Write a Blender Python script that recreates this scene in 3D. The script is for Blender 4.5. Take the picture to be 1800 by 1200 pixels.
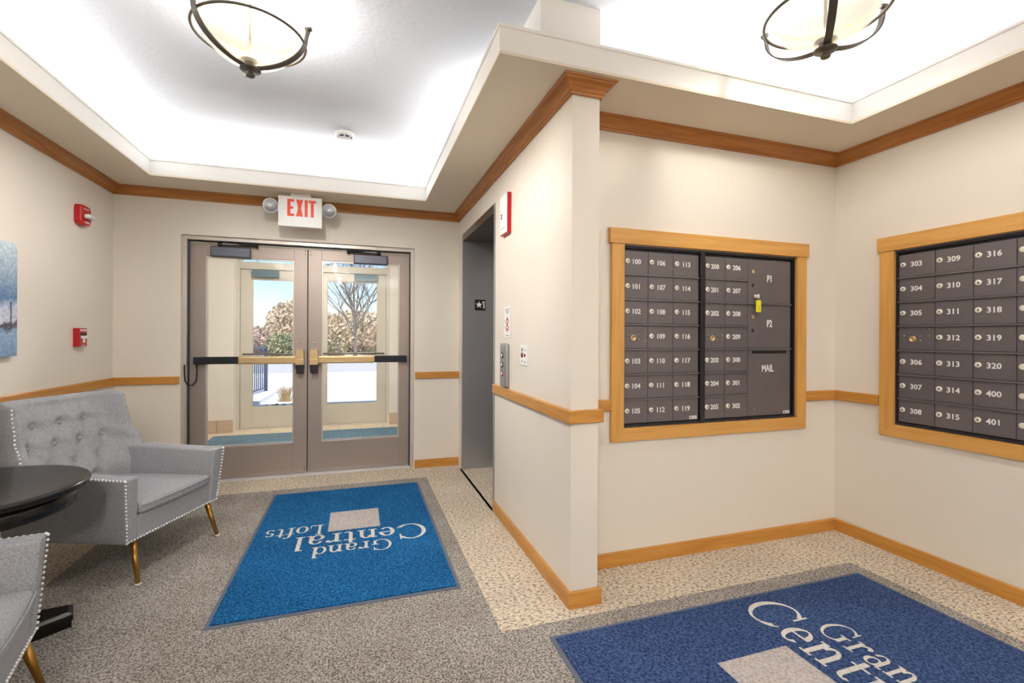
import bpy, bmesh, math, random
from mathutils import Vector, Matrix

# ------------------------------------------------------------------ reset
for o in list(bpy.data.objects):
    bpy.data.objects.remove(o)
scene = bpy.context.scene
COL = scene.collection
PI = math.pi
rnd = random.Random(7)

# ------------------------------------------------------------------ camera
F_PX, YAW, ROLL, HOR, CAM_H = 822.9, 0.3172, 0.0047, 592.4, 1.29
cam = bpy.data.cameras.new('camera')
cam.sensor_width = 36.0
cam.lens = 36.0 * F_PX / 1800.0
cam.shift_y = -(600.0 - HOR) / 1800.0
cam.clip_start = 0.05
cam.clip_end = 500
cam_o = bpy.data.objects.new('camera', cam)
COL.objects.link(cam_o)
fwd = Vector((math.sin(YAW), math.cos(YAW), 0))
rgt = Vector((math.cos(YAW), -math.sin(YAW), 0))
up = Vector((0, 0, 1))
cr, sr = math.cos(ROLL), math.sin(ROLL)
# image right axis / up axis after the small roll of the tripod
R2 = rgt * cr + up * sr
U2 = up * cr - rgt * sr
M = Matrix((R2, U2, -fwd)).transposed().to_4x4()
M.translation = Vector((0, 0, CAM_H))
cam_o.matrix_world = M
scene.camera = cam_o

# ------------------------------------------------------------------ world, sun, exposure
world = bpy.data.worlds.new('sky')
scene.world = world
world.use_nodes = True
wn = world.node_tree
bg = wn.nodes['Background']
sky = wn.nodes.new('ShaderNodeTexSky')
sky.sky_type = 'NISHITA'
sky.sun_disc = False
sky.sun_elevation = math.radians(52)
sky.sun_rotation = math.radians(195)
sky.altitude = 200
sky.air_density = 1.0
sky.dust_density = 0.5
sky.ozone_density = 3.0
wn.links.new(sky.outputs[0], bg.inputs[0])
bg.inputs[1].default_value = 0.036

sun = bpy.data.lights.new('sun', 'SUN')
sun.energy = 1.15
sun.angle = math.radians(0.6)
sun.color = (1.0, 0.97, 0.93)
sun_o = bpy.data.objects.new('sun', sun)
COL.objects.link(sun_o)
sun_o.location = (4, -8, 14)
sun_o.rotation_euler = Vector((-0.25, 0.97, -1.28)).to_track_quat('-Z', 'Y').to_euler()

vs = scene.view_settings
vs.view_transform = 'Standard'
vs.look = 'None'
vs.exposure = 2.5
vs.gamma = 1.0
vs.use_curve_mapping = False

COVE_POWER = 0.75       # W per metre of cove strip
LAMP_WATT = 62.0        # bulbs inside the glass bowls
COVE_COLOR = (1.0, 0.98, 0.95)

# ------------------------------------------------------------------ main dimensions (m)
XL, YD, XP, YPE, XPR, YM, XR, YB = -1.915, 4.671, 0.966, 2.034, 1.111, 2.3345, 3.072, -4.2
ZS, ZC = 2.52, 2.885                 # soffit underside, upper ceiling
Z_RB, Z_RT, Z_BT, Z_CB = 0.880, 0.943, 0.078, 2.449


# ================================================================== helpers
def lin(c):
    return tuple((v / 12.92 if v <= 0.04045 else ((v + 0.055) / 1.055) ** 2.4) for v in c)


def rgb(r, g, b):
    return lin((r / 255, g / 255, b / 255)) + (1.0,)


def tag(o, label=None, cat=None, group=None, kind=None):
    if label: o['label'] = label
    if cat: o['category'] = cat
    if group: o['group'] = group
    if kind: o['kind'] = kind
    return o


def wloc(p):
    v = Vector((0, 0, 0))
    while p is not None:
        v += p.location
        p = p.parent
    return v


def empty(name, loc=(0, 0, 0), rz=0.0, parent=None):
    o = bpy.data.objects.new(name, None)
    o.empty_display_size = 0.05
    o.location = loc
    o.rotation_euler = (0, 0, rz)
    o.parent = parent
    COL.objects.link(o)
    return o


class MB:
    """collects shapes, then links them as ONE mesh object"""
    def __init__(self):
        self.v, self.f, self.sm = [], [], []

    def add(self, verts, faces, smooth=False, T=None):
        n = len(self.v)
        self.v += [tuple((T @ Vector(p)) if T else p) for p in verts]
        self.f += [tuple(i + n for i in f) for f in faces]
        self.sm += [smooth] * len(faces)
        return self

    def box(self, x0, x1, y0, y1, z0, z1, b=0.0, T=None):
        if b > 0:
            bm = bmesh.new()
            bmesh.ops.create_cube(bm, size=1)
            for v in bm.verts:
                v.co = Vector((x0 + (v.co.x + .5) * (x1 - x0), y0 + (v.co.y + .5) * (y1 - y0), z0 + (v.co.z + .5) * (z1 - z0)))
            bmesh.ops.bevel(bm, geom=list(bm.edges), offset=b, segments=2, affect='EDGES', profile=0.7)
            bm.verts.index_update()
            self.add([tuple(v.co) for v in bm.verts], [tuple(v.index for v in f.verts) for f in bm.faces], False, T)
            bm.free()
            return self
        v = [(x0, y0, z0), (x1, y0, z0), (x1, y1, z0), (x0, y1, z0), (x0, y0, z1), (x1, y0, z1), (x1, y1, z1), (x0, y1, z1)]
        f = [(0, 3, 2, 1), (4, 5, 6, 7), (0, 1, 5, 4), (1, 2, 6, 5), (2, 3, 7, 6), (3, 0, 4, 7)]
        return self.add(v, f, False, T)

    def quad(self, a, b, c, d, T=None):
        return self.add([a, b, c, d], [(0, 1, 2, 3)], False, T)

    def poly_prism(self, pts, z0, z1, T=None, smooth=False):
        n = len(pts)
        v = [(x, y, z0) for x, y in pts] + [(x, y, z1) for x, y in pts]
        f = [tuple(range(n - 1, -1, -1)), tuple(range(n, 2 * n))]
        f += [(i, (i + 1) % n, n + (i + 1) % n, n + i) for i in range(n)]
        return self.add(v, f, smooth, T)

    def tube(self, pts, r, n=10, cap=True, smooth=True, T=None):
        pts = [Vector(p) for p in pts]
        rs = r if isinstance(r, (list, tuple)) else [r] * len(pts)
        rings = []
        prev = None
        for i, p in enumerate(pts):
            a = pts[max(i - 1, 0)]
            b = pts[min(i + 1, len(pts) - 1)]
            t = (b - a).normalized()
            if prev is None:
                ref = Vector((0, 0, 1)) if abs(t.z) < .9 else Vector((1, 0, 0))
                u = t.cross(ref).normalized()
            else:
                u = (prev - t * prev.dot(t)).normalized()
            prev = u
            w = t.cross(u)
            rings.append([tuple(p + (u * math.cos(2 * PI * k / n) + w * math.sin(2 * PI * k / n)) * rs[i]) for k in range(n)])
        v = [q for ring in rings for q in ring]
        f = []
        for i in range(len(pts) - 1):
            for k in range(n):
                f.append((i * n + k, i * n + (k + 1) % n, (i + 1) * n + (k + 1) % n, (i + 1) * n + k))
        if cap:
            f.append(tuple(range(n - 1, -1, -1)))
            m = (len(pts) - 1) * n
            f.append(tuple(range(m, m + n)))
        return self.add(v, f, smooth, T)

    def lathe(self, prof, n=32, smooth=True, T=None):
        """prof: (r, z) from bottom to top"""
        v, f = [], []
        for r, z in prof:
            for k in range(n):
                a = 2 * PI * k / n
                v.append((r * math.cos(a), r * math.sin(a), z))
        for i in range(len(prof) - 1):
            for k in range(n):
                f.append((i * n + k, i * n + (k + 1) % n, (i + 1) * n + (k + 1) % n, (i + 1) * n + k))
        f.append(tuple(range(n - 1, -1, -1)))
        m = (len(prof) - 1) * n
        f.append(tuple(range(m, m + n)))
        return self.add(v, f, smooth, T)

    def sphere(self, c, r, n=8, m=6, sz=1.0):
        prof = [(max(1e-4, r * math.cos(t)), r * sz * math.sin(t)) for t in [(-PI / 2 + PI * i / m) for i in range(m + 1)]]
        return self.lathe(prof, n, True, Matrix.Translation(Vector(c)))

    def softbox(self, x0, x1, y0, y1, z0, z1, r, seg=6, fn=None):
        def ax(a, b):
            rr = min(r, (b - a) / 2 - 1e-5)
            inner = [a + rr + (b - a - 2 * rr) * i / seg for i in range(1, seg)]
            return [a, a + rr * .13, a + rr * .4, a + rr * .7, a + rr] + inner + [b - rr, b - rr * .7, b - rr * .4, b - rr * .13, b]
        A = [ax(x0, x1), ax(y0, y1), ax(z0, z1)]
        N = [len(a) for a in A]
        lo = Vector((x0 + r, y0 + r, z0 + r))
        hi = Vector((x1 - r, y1 - r, z1 - r))
        for k, (a, b) in enumerate(((x0, x1), (y0, y1), (z0, z1))):
            if b - a < 2 * r:
                lo[k] = hi[k] = (a + b) / 2
        idx, verts, faces = {}, [], []

        def vid(i, j, k):
            key = (i, j, k)
            if key not in idx:
                p = Vector((A[0][i], A[1][j], A[2][k]))
                q = Vector((min(max(p[t], lo[t]), hi[t]) for t in range(3)))
                d = p - q
                if d.length > 1e-9:
                    p = q + d.normalized() * min(r, (hi - lo).length + r)
                if fn:
                    p = Vector(fn(*p))
                idx[key] = len(verts)
                verts.append(tuple(p))
            return idx[key]
        for (a, b, c) in ((0, 1, 2), (1, 2, 0), (2, 0, 1)):
            for side in (0, N[c] - 1):
                for i in range(N[a] - 1):
                    for j in range(N[b] - 1):
                        q = []
                        for (di, dj) in ((0, 0), (1, 0), (1, 1), (0, 1)):
                            t = [0, 0, 0]
                            t[a], t[b], t[c] = i + di, j + dj, side
                            q.append(vid(*t))
                        faces.append(tuple(q if side else q[::-1]))
        return self.add(verts, faces, True)

    def build(self, name, mat, parent=None, world=False):
        me = bpy.data.meshes.new(name)
        vv = self.v
        if world and parent is not None:
            o = wloc(parent)
            vv = [(x - o.x, y - o.y, z - o.z) for x, y, z in vv]
        me.from_pydata(vv, [], self.f)
        me.polygons.foreach_set('use_smooth', self.sm)
        me.update()
        if mat: me.materials.append(mat)
        ob = bpy.data.objects.new(name, me)
        ob.parent = parent
        COL.objects.link(ob)
        return ob


def bx(name, x0, x1, y0, y1, z0, z1, mat, parent=None, b=0.0, world=True):
    return MB().box(x0, x1, y0, y1, z0, z1, b).build(name, mat, parent, world)


def children(o):
    return [c for c in bpy.data.objects if c.parent == o]


def copy_tree(o, parent=None, kids=None):
    if kids is None:
        kids = {}
        for c in bpy.data.objects:
            if c.parent: kids.setdefault(c.parent.name, []).append(c)
    c = o.copy()
    COL.objects.link(c)
    c.parent = parent
    for ch in kids.get(o.name, []):
        copy_tree(ch, c, kids)
    return c


def text_mesh(s, size, ext=0.0006, cx=True):
    cu = bpy.data.curves.new('text', 'FONT')
    cu.body = s
    cu.size = size
    cu.extrude = ext
    cu.offset = size * .022
    cu.resolution_u = 2
    cu.align_x = 'CENTER' if cx else 'LEFT'
    cu.align_y = 'CENTER'
    o = bpy.data.objects.new('text', cu)
    me = bpy.data.meshes.new_from_object(o)
    bpy.data.objects.remove(o)
    return me


# ================================================================== materials
def mat(name, col, rough=0.5, metal=0.0, spec=0.5, var=0.0, vscale=8.0, bump=0.0, bscale=60.0, col2=None, emit=None, estr=0.0, stretch=None, detail=4.0, coat=0.0):
    m = bpy.data.materials.new(name)
    m.use_nodes = True
    nt = m.node_tree
    p = nt.nodes['Principled BSDF']
    p.inputs['Base Color'].default_value = col
    p.inputs['Roughness'].default_value = rough
    p.inputs['Metallic'].default_value = metal
    p.inputs['Specular IOR Level'].default_value = spec
    p.inputs['Coat Weight'].default_value = coat
    tc = nt.nodes.new('ShaderNodeTexCoord')
    vec = tc.outputs['Object']
    if stretch:
        mp = nt.nodes.new('ShaderNodeMapping')
        mp.inputs['Scale'].default_value = stretch
        nt.links.new(vec, mp.inputs['Vector'])
        vec = mp.outputs['Vector']
    if var > 0 or col2:
        nz = nt.nodes.new('ShaderNodeTexNoise')
        nz.inputs['Scale'].default_value = vscale
        nz.inputs['Detail'].default_value = detail
        nt.links.new(vec, nz.inputs['Vector'])
        rp = nt.nodes.new('ShaderNodeValToRGB')
        c2 = col2 if col2 else tuple(min(1, c * (1 + var)) for c in col[:3]) + (1,)
        c1 = col if col2 else tuple(c * (1 - var) for c in col[:3]) + (1,)
        rp.color_ramp.elements[0].position = 0.35
        rp.color_ramp.elements[1].position = 0.65
        rp.color_ramp.elements[0].color = c1
        rp.color_ramp.elements[1].color = c2
        nt.links.new(nz.outputs['Fac'], rp.inputs['Fac'])
        nt.links.new(rp.outputs['Color'], p.inputs['Base Color'])
    if bump > 0:
        nb = nt.nodes.new('ShaderNodeTexNoise')
        nb.inputs['Scale'].default_value = bscale
        nb.inputs['Detail'].default_value = 3.0
        nt.links.new(vec, nb.inputs['Vector'])
        b = nt.nodes.new('ShaderNodeBump')
        b.inputs['Strength'].default_value = bump
        b.inputs['Distance'].default_value = 0.004
        nt.links.new(nb.outputs['Fac'], b.inputs['Height'])
        nt.links.new(b.outputs['Normal'], p.inputs['Normal'])
    if emit:
        p.inputs['Emission Color'].default_value = emit
        p.inputs['Emission Strength'].default_value = estr
    return m


def glass_mat(name, tint=(0.985, 0.99, 0.99, 1), refl=0.9):
    m = bpy.data.materials.new(name)
    m.use_nodes = True
    nt = m.node_tree
    nt.nodes.remove(nt.nodes['Principled BSDF'])
    out = nt.nodes['Material Output']
    tr = nt.nodes.new('ShaderNodeBsdfTransparent')
    tr.inputs[0].default_value = tint
    gl = nt.nodes.new('ShaderNodeBsdfGlossy')
    gl.inputs['Roughness'].default_value = 0.02
    gl.inputs['Color'].default_value = (refl, refl, refl, 1)
    fr = nt.nodes.new('ShaderNodeFresnel')
    fr.inputs[0].default_value = 1.45
    mx = nt.nodes.new('ShaderNodeMixShader')
    nt.links.new(fr.outputs[0], mx.inputs[0])
    nt.links.new(tr.outputs[0], mx.inputs[1])
    nt.links.new(gl.outputs[0], mx.inputs[2])
    nt.links.new(mx.outputs[0], out.inputs['Surface'])
    return m


def carpet_mat(name, cols, scale, bump=0.6, stretch=(1, 1, 1), rough=0.95, blotch=None):
    """loop pile: several yarn tones picked per fleck"""
    m = bpy.data.materials.new(name)
    m.use_nodes = True
    nt = m.node_tree
    p = nt.nodes['Principled BSDF']
    p.inputs['Roughness'].default_value = rough
    p.inputs['Specular IOR Level'].default_value = 0.1
    tc = nt.nodes.new('ShaderNodeTexCoord')
    mp = nt.nodes.new('ShaderNodeMapping')
    mp.inputs['Scale'].default_value = stretch
    nt.links.new(tc.outputs['Object'], mp.inputs['Vector'])
    nz = nt.nodes.new('ShaderNodeTexNoise')
    nz.inputs['Scale'].default_value = scale
    nz.inputs['Detail'].default_value = 2.0
    nz.inputs['Roughness'].default_value = 0.65
    nt.links.new(mp.outputs['Vector'], nz.inputs['Vector'])
    rp = nt.nodes.new('ShaderNodeValToRGB')
    rp.color_ramp.elements[0].position = 0.36
    rp.color_ramp.elements[0].color = cols[0]
    rp.color_ramp.elements[1].position = 0.62
    rp.color_ramp.elements[1].color = cols[-1]
    for i, c in enumerate(cols[1:-1]):
        e = rp.color_ramp.elements.new(0.36 + 0.26 * (i + 1) / (len(cols) - 1))
        e.color = c
    nt.links.new(nz.outputs['Fac'], rp.inputs['Fac'])
    outc = rp.outputs['Color']
    n2 = nt.nodes.new('ShaderNodeTexNoise')
    n2.inputs['Scale'].default_value = 2.2
    n2.inputs['Detail'].default_value = 3.0
    nt.links.new(tc.outputs['Object'], n2.inputs['Vector'])
    mx = nt.nodes.new('ShaderNodeMixRGB')
    mx.blend_type = 'MULTIPLY'
    r2 = nt.nodes.new('ShaderNodeValToRGB')
    r2.color_ramp.elements[0].color = blotch or (0.86, 0.86, 0.86, 1)
    r2.color_ramp.elements[0].position = 0.35
    r2.color_ramp.elements[1].position = 0.65
    nt.links.new(n2.outputs['Fac'], r2.inputs['Fac'])
    mx.inputs[0].default_value = 1.0
    nt.links.new(outc, mx.inputs[1])
    nt.links.new(r2.outputs['Color'], mx.inputs[2])
    nt.links.new(mx.outputs[0], p.inputs['Base Color'])
    b = nt.nodes.new('ShaderNodeBump')
    b.inputs['Strength'].default_value = bump
    b.inputs['Distance'].default_value = 0.006
    nt.links.new(nz.outputs['Fac'], b.inputs['Height'])
    nt.links.new(b.outputs['Normal'], p.inputs['Normal'])
    return m


def wood_mat(name, c1, c2, rough=0.35, axis=0, spec=0.5):
    """long-grain maple: noise stretched along the board"""
    m = bpy.data.materials.new(name)
    m.use_nodes = True
    nt = m.node_tree
    p = nt.nodes['Principled BSDF']
    p.inputs['Roughness'].default_value = rough
    p.inputs['Specular IOR Level'].default_value = spec
    tc = nt.nodes.new('ShaderNodeTexCoord')
    mp = nt.nodes.new('ShaderNodeMapping')
    sc = [26, 26, 26]
    sc[axis] = 2.0
    mp.inputs['Scale'].default_value = sc
    nt.links.new(tc.outputs['Object'], mp.inputs['Vector'])
    nz = nt.nodes.new('ShaderNodeTexNoise')
    nz.inputs['Scale'].default_value = 1.4
    nz.inputs['Detail'].default_value = 5
    nz.inputs['Distortion'].default_value = 0.6
    nt.links.new(mp.outputs['Vector'], nz.inputs['Vector'])
    rp = nt.nodes.new('ShaderNodeValToRGB')
    rp.color_ramp.elements[0].position = 0.3
    rp.color_ramp.elements[1].position = 0.7
    rp.color_ramp.elements[0].color = c1
    rp.color_ramp.elements[1].color = c2
    nt.links.new(nz.outputs['Fac'], rp.inputs['Fac'])
    nt.links.new(rp.outputs['Color'], p.inputs['Base Color'])
    return m


M_WALL = mat('wall_paint', rgb(230, 223, 213), 0.42, spec=0.45, bump=0.05, bscale=90)
M_CEIL = mat('ceiling_paint', rgb(226, 231, 240), 0.85, spec=0.2, bump=0.55, bscale=34)  # cool daylight cast mixed into the white
M_WHITE = mat('white_paint', rgb(243, 241, 236), 0.6, spec=0.3)
M_SOFFIT = mat('soffit_paint', rgb(234, 222, 202), 0.7, spec=0.2)
W1, W2 = rgb(186, 126, 52), rgb(208, 150, 74)
M_WOODX = wood_mat('maple_along_x', W1, W2, axis=0)
M_WOODY = wood_mat('maple_along_y', W1, W2, axis=1)
M_WOODZ = wood_mat('maple_along_z', rgb(206, 150, 74), rgb(222, 170, 96), axis=2)
M_CASEX = wood_mat('casing_maple_x', rgb(206, 150, 74), rgb(222, 170, 96), axis=0)
C1, C2 = rgb(160, 96, 38), rgb(188, 124, 58)
M_CROWNX = wood_mat('crown_maple_x', C1, C2, axis=0, rough=0.3)
M_CROWNY = wood_mat('crown_maple_y', C1, C2, axis=1, rough=0.3)
M_BORDER = carpet_mat('carpet_border', [rgb(136, 120, 102), rgb(206, 192, 170), rgb(226, 213, 194), rgb(238, 226, 210)], 52, 0.8, (1.0, 1.7, 1))
M_INSET = carpet_mat('carpet_inset', [rgb(98, 94, 90), rgb(160, 154, 148), rgb(206, 200, 194)], 130, 0.7, (1, 1, 1), blotch=(0.80, 0.78, 0.76, 1))
M_MATLIT = carpet_mat('mat_pile_daylit', [rgb(10, 72, 124), rgb(30, 102, 160), rgb(56, 126, 182)], 90, 0.9, blotch=(0.74, 0.78, 0.80, 1))  # daylight from the doors put into the pile blue
M_MATDIM = carpet_mat('mat_pile_dim', [rgb(40, 58, 100), rgb(62, 84, 128), rgb(86, 108, 152)], 90, 0.9, blotch=(0.84, 0.86, 0.9, 1))  # same pile, toned duller for the spot away from the daylight
M_MATLET = carpet_mat('mat_lettering', [rgb(205, 200, 196), rgb(226, 222, 216), rgb(238, 235, 228)], 120, 0.6)
M_MATSQ = carpet_mat('mat_square', [rgb(172, 165, 165), rgb(196, 188, 186), rgb(212, 205, 200)], 90, 0.6)
M_RUBBER = mat('mat_rubber', rgb(104, 112, 130), 0.75, spec=0.3)
M_BRONZE = mat('bronze_aluminium', rgb(166, 154, 148), 0.42, metal=0.5, spec=0.5)
M_FRAME = mat('pale_bronze_frame', rgb(204, 197, 190), 0.32, metal=0.45)
M_OUTER = mat('outer_door_paint', rgb(205, 198, 184), 0.5)
M_DARK = mat('dark_metal', rgb(36, 38, 46), 0.35, metal=0.3)
M_CLOSER = mat('closer_cover', rgb(104, 106, 122), 0.35, metal=0.4)
M_BRASS = mat('brushed_brass', rgb(206, 180, 138), 0.32, metal=0.7)
M_CHROME = mat('satin_chrome', rgb(200, 200, 205), 0.25, metal=0.9)
M_GLASS = glass_mat('door_glass')
M_STEEL = mat('stainless_steel', rgb(178, 178, 182), 0.36, metal=0.8, bump=0.02, bscale=200, stretch=(1, 1, 60))
M_STEELD = mat('stainless_steel_header', rgb(120, 108, 100), 0.3, metal=0.9)
M_RED = mat('alarm_red', rgb(186, 12, 22), 0.35)
M_PLASTIC = mat('white_plastic', rgb(240, 240, 240), 0.4)
M_BLACK = mat('black', rgb(12, 12, 14), 0.5)
M_EXITRED = mat('exit_red', rgb(228, 66, 34), 0.4, emit=rgb(230, 60, 30), estr=0.02)
M_LENS = mat('lamp_lens', rgb(226, 230, 236), 0.2, metal=0.25)
M_FABRIC = mat('grey_tweed', rgb(160, 162, 168), 0.9, spec=0.15, var=0.24, vscale=240, bump=0.25, bscale=300, detail=2)
M_NAIL = mat('nailhead_nickel', rgb(238, 238, 240), 0.25, metal=0.4)
M_GOLD = mat('brass_leg', rgb(164, 122, 58), 0.28, metal=0.85)
M_FOOT = mat('foot_glide', rgb(225, 222, 215), 0.4)
M_TABLE = mat('espresso_lacquer', rgb(24, 21, 20), 0.20, spec=0.35)
M_IRON = mat('pewter_iron', rgb(98, 92, 84), 0.38, metal=0.55)
def bowl_mat():
    m = bpy.data.materials.new('frosted_glass_bowl')
    m.use_nodes = True
    nt = m.node_tree
    p = nt.nodes['Principled BSDF']
    p.inputs['Base Color'].default_value = rgb(120, 110, 92)
    p.inputs['Roughness'].default_value = 0.4
    p.inputs['Emission Color'].default_value = (1.0, 0.90, 0.76, 1)
    p.inputs['Emission Strength'].default_value = 0.12
    tr = nt.nodes.new('ShaderNodeBsdfTransparent')
    tr.inputs[0].default_value = (1.0, 0.96, 0.89, 1)
    mx = nt.nodes.new('ShaderNodeMixShader')
    mx.inputs[0].default_value = 0.36
    nt.links.new(tr.outputs[0], mx.inputs[1])
    nt.links.new(p.outputs[0], mx.inputs[2])
    nt.links.new(mx.outputs[0], nt.nodes['Material Output'].inputs['Surface'])
    return m


M_BOWL = bowl_mat()
M_MAIL = mat('mailbox_anodised', rgb(112, 107, 110), 0.42, metal=0.3, var=0.06, vscale=3)
M_MAILF = mat('mailbox_frame', rgb(50, 50, 58), 0.35, metal=0.45)
M_NUM = mat('number_white', rgb(240, 240, 240), 0.5)
M_LOCK = mat('lock_nickel', rgb(236, 232, 224), 0.3, metal=0.25)
M_YELLOW = mat('key_tag_yellow', rgb(232, 226, 40), 0.45)
M_TUBE = mat('cove_tube', rgb(255, 250, 240), 0.5, emit=(1, 0.96, 0.9, 1), estr=1.0)
M_TILE = mat('vestibule_tile', rgb(226, 206, 180), 0.4, var=0.05, vscale=6)
M_TILEB = mat('base_tile', rgb(196, 174, 152), 0.45, var=0.05, vscale=6)
M_GROUT = mat('grout', rgb(170, 155, 138), 0.9)
M_VMAT = carpet_mat('vestibule_mat', [rgb(80, 108, 124), rgb(118, 144, 158)], 60, 0.5)


def painting_mat():
    """loose winter treescape in blues, greys and white"""
    m = bpy.data.materials.new('canvas_print')
    m.use_nodes = True
    nt = m.node_tree
    p = nt.nodes['Principled BSDF']
    p.inputs['Roughness'].default_value = 0.7
    tc = nt.nodes.new('ShaderNodeTexCoord')
    sep = nt.nodes.new('ShaderNodeSeparateXYZ')
    nt.links.new(tc.outputs['Generated'], sep.inputs[0])
    base = nt.nodes.new('ShaderNodeValToRGB')
    cr_ = base.color_ramp
    stops = [(0.0, rgb(126, 152, 186)), (0.2, rgb(150, 178, 208)), (0.27, rgb(70, 66, 66)), (0.31, rgb(206, 208, 224)), (0.42, rgb(200, 206, 226)), (0.5, rgb(96, 130, 172)), (0.7, rgb(150, 172, 196)), (1.0, rgb(206, 222, 230))]
    cr_.elements[0].position, cr_.elements[0].color = stops[0]
    cr_.elements[1].position, cr_.elements[1].color = stops[-1]
    for s, c in stops[1:-1]:
        e = cr_.elements.new(s)
        e.color = c
    nz = nt.nodes.new('ShaderNodeTexNoise')
    nz.inputs['Scale'].default_value = 16
    nz.inputs['Detail'].default_value = 6
    nt.links.new(tc.outputs['Object'], nz.inputs['Vector'])
    ma = nt.nodes.new('ShaderNodeMath')
    ma.operation = 'MULTIPLY_ADD'
    ma.inputs[1].default_value = 0.22
    ma.inputs[2].default_value = -0.11
    nt.links.new(nz.outputs['Fac'], ma.inputs[0])
    ad = nt.nodes.new('ShaderNodeMath')
    ad.operation = 'ADD'
    nt.links.new(ma.outputs[0], ad.inputs[0])
    nt.links.new(sep.outputs['Z'], ad.inputs[1])
    nt.links.new(ad.outputs[0], base.inputs['Fac'])
    n2 = nt.nodes.new('ShaderNodeTexNoise')
    n2.inputs['Scale'].default_value = 60
    n2.inputs['Detail'].default_value = 4
    nt.links.new(tc.outputs['Object'], n2.inputs['Vector'])
    r2 = nt.nodes.new('ShaderNodeValToRGB')
    r2.color_ramp.elements[0].position = 0.4
    r2.color_ramp.elements[0].color = (0.72, 0.76, 0.82, 1)
    r2.color_ramp.elements[1].position = 0.6
    r2.color_ramp.elements[1].color = (1.15, 1.15, 1.12, 1)
    nt.links.new(n2.outputs['Fac'], r2.inputs['Fac'])
    mx = nt.nodes.new('ShaderNodeMixRGB')
    mx.blend_type = 'MULTIPLY'
    mx.inputs[0].default_value = 0.8
    nt.links.new(base.outputs['Color'], mx.inputs[1])
    nt.links.new(r2.outputs['Color'], mx.inputs[2])
    nt.links.new(mx.outputs[0], p.inputs['Base Color'])
    return m


# ================================================================== THE SETTING
def struct(o):
    o['kind'] = 'structure'
    return o


# floor: tan border carpet, finer inset that follows the tray ceiling above
room_pts = [(XL, YB), (XL, YD), (XP, YD), (XP, YM), (XR, YM), (XR, YB)]
mb = MB()
mb.poly_prism(room_pts[::-1], -0.04, 0.0)
mb.box(XP - .02, 1.45, 3.345, 4.51, -0.04, 0.0)
mb.box(-1.44, 0.523, YD, 4.80, -0.04, -0.001)
floor = struct(mb.build('floor', M_BORDER))
IN = 0.385
inset_pts = [(XL + .39, YB + .39), (XL + .39, 4.33), (0.60, 4.33), (0.60, 1.955), (2.70, 1.955), (2.70, YB + .39)]
MB().poly_prism(inset_pts[::-1], -0.002, 0.0015).build('carpet_inset', M_INSET, floor)

# walls (each one mesh, openings left out)
T = 0.12
mb = MB()
mb.box(XL - T, XL, YB, YD + T, 0, ZC)
struct(mb.build('wall_left', M_WALL))

mb = MB()
mb.box(XL, -1.44, YD, YD + T, 0, ZC)
mb.box(0.523, XPR, YD, YD + T, 0, ZC)
mb.box(-1.44, 0.523, YD, YD + T, 2.157, ZC)
struct(mb.build('wall_far', M_WALL))

mb = MB()
mb.box(XP, XPR, YPE, 3.345, 0, ZC)
mb.box(XP, XPR, 3.345, 4.51, 2.29, ZC)
mb.box(XP, XPR, 4.51, YD, 0, ZC)
wp = struct(mb.build('wall_middle', M_WALL))
# pier that carries the middle wall on up to the ceiling, wider above the soffit
bx('upper_pier', 0.80, XPR + .0015, YPE - .0015, YM + .3, ZS + .03, ZC, M_WHITE, wp)

# nook wall with the opening that takes the mailboxes
HX0, HX1, HZ0, HZ1 = 1.427, 2.710, 0.778, 1.818
mb = MB()
mb.box(XPR, HX0, YM, YM + T, 0, ZC)
mb.box(HX1, XR, YM, YM + T, 0, ZC)
mb.box(HX0, HX1, YM, YM + T, 0, HZ0)
mb.box(HX0, HX1, YM, YM + T, HZ1, ZC)
struct(mb.build('wall_nook', M_WALL))
HY1, HY0 = 1.955, 0.672
mb = MB()
mb.box(XR, XR + T, HY1, YM + T, 0, ZC)
mb.box(XR, XR + T, YB, HY0, 0, ZC)
mb.box(XR, XR + T, HY0, HY1, 0, HZ0)
mb.box(XR, XR + T, HY0, HY1, HZ1, ZC)
struct(mb.build('wall_right', M_WALL))
struct(bx('wall_behind', XL - T, XR + T, YB - T, YB, 0, ZC, M_WALL))

# ceiling and the dropped soffit ring with its cove lip
mb = MB()
mb.poly_prism([(XL - T, YB - T), (XR + T, YB - T), (XR + T, YM + T), (XPR, YM + T), (XPR, YD + T), (XL - T, YD + T)], ZC, ZC + .08)
struct(mb.build('ceiling', M_CEIL))


def offset_pts(path, off, closed):
    """offset to the right-hand side of the travel direction with mitres"""
    out = []
    n = len(path)
    for i in range(n):
        p = Vector(path[i])
        d0 = d1 = None
        if i > 0 or closed: d0 = (p - Vector(path[i - 1])).normalized()
        if i < n - 1 or closed: d1 = (Vector(path[(i + 1) % n]) - p).normalized()
        if d0 is None: d0 = d1
        if d1 is None: d1 = d0
        n0 = Vector((d0.y, -d0.x))
        n1 = Vector((d1.y, -d1.x))
        m = (n0 + n1)
        m = m / max(1e-6, (1 + n0.dot(n1)))
        out.append(p + m * off)
    return out


def sweep_seg(mb, path, i, prof, closed=False):
    """one mitred segment of a profile swept along path[i]->path[i+1]"""
    n = len(path)
    A, B = [], []
    for off, z in prof:
        o = offset_pts(path, off, closed)
        a, b = o[i], o[(i + 1) % n]
        A.append((a.x, a.y, z))
        B.append((b.x, b.y, z))
    k = len(prof)
    v = A + B
    f = [(j, (j + 1) % k, k + (j + 1) % k, k + j) for j in range(k)]
    f += [tuple(range(k - 1, -1, -1)), tuple(range(k, 2 * k))]
    mb.add(v, f)


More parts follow.
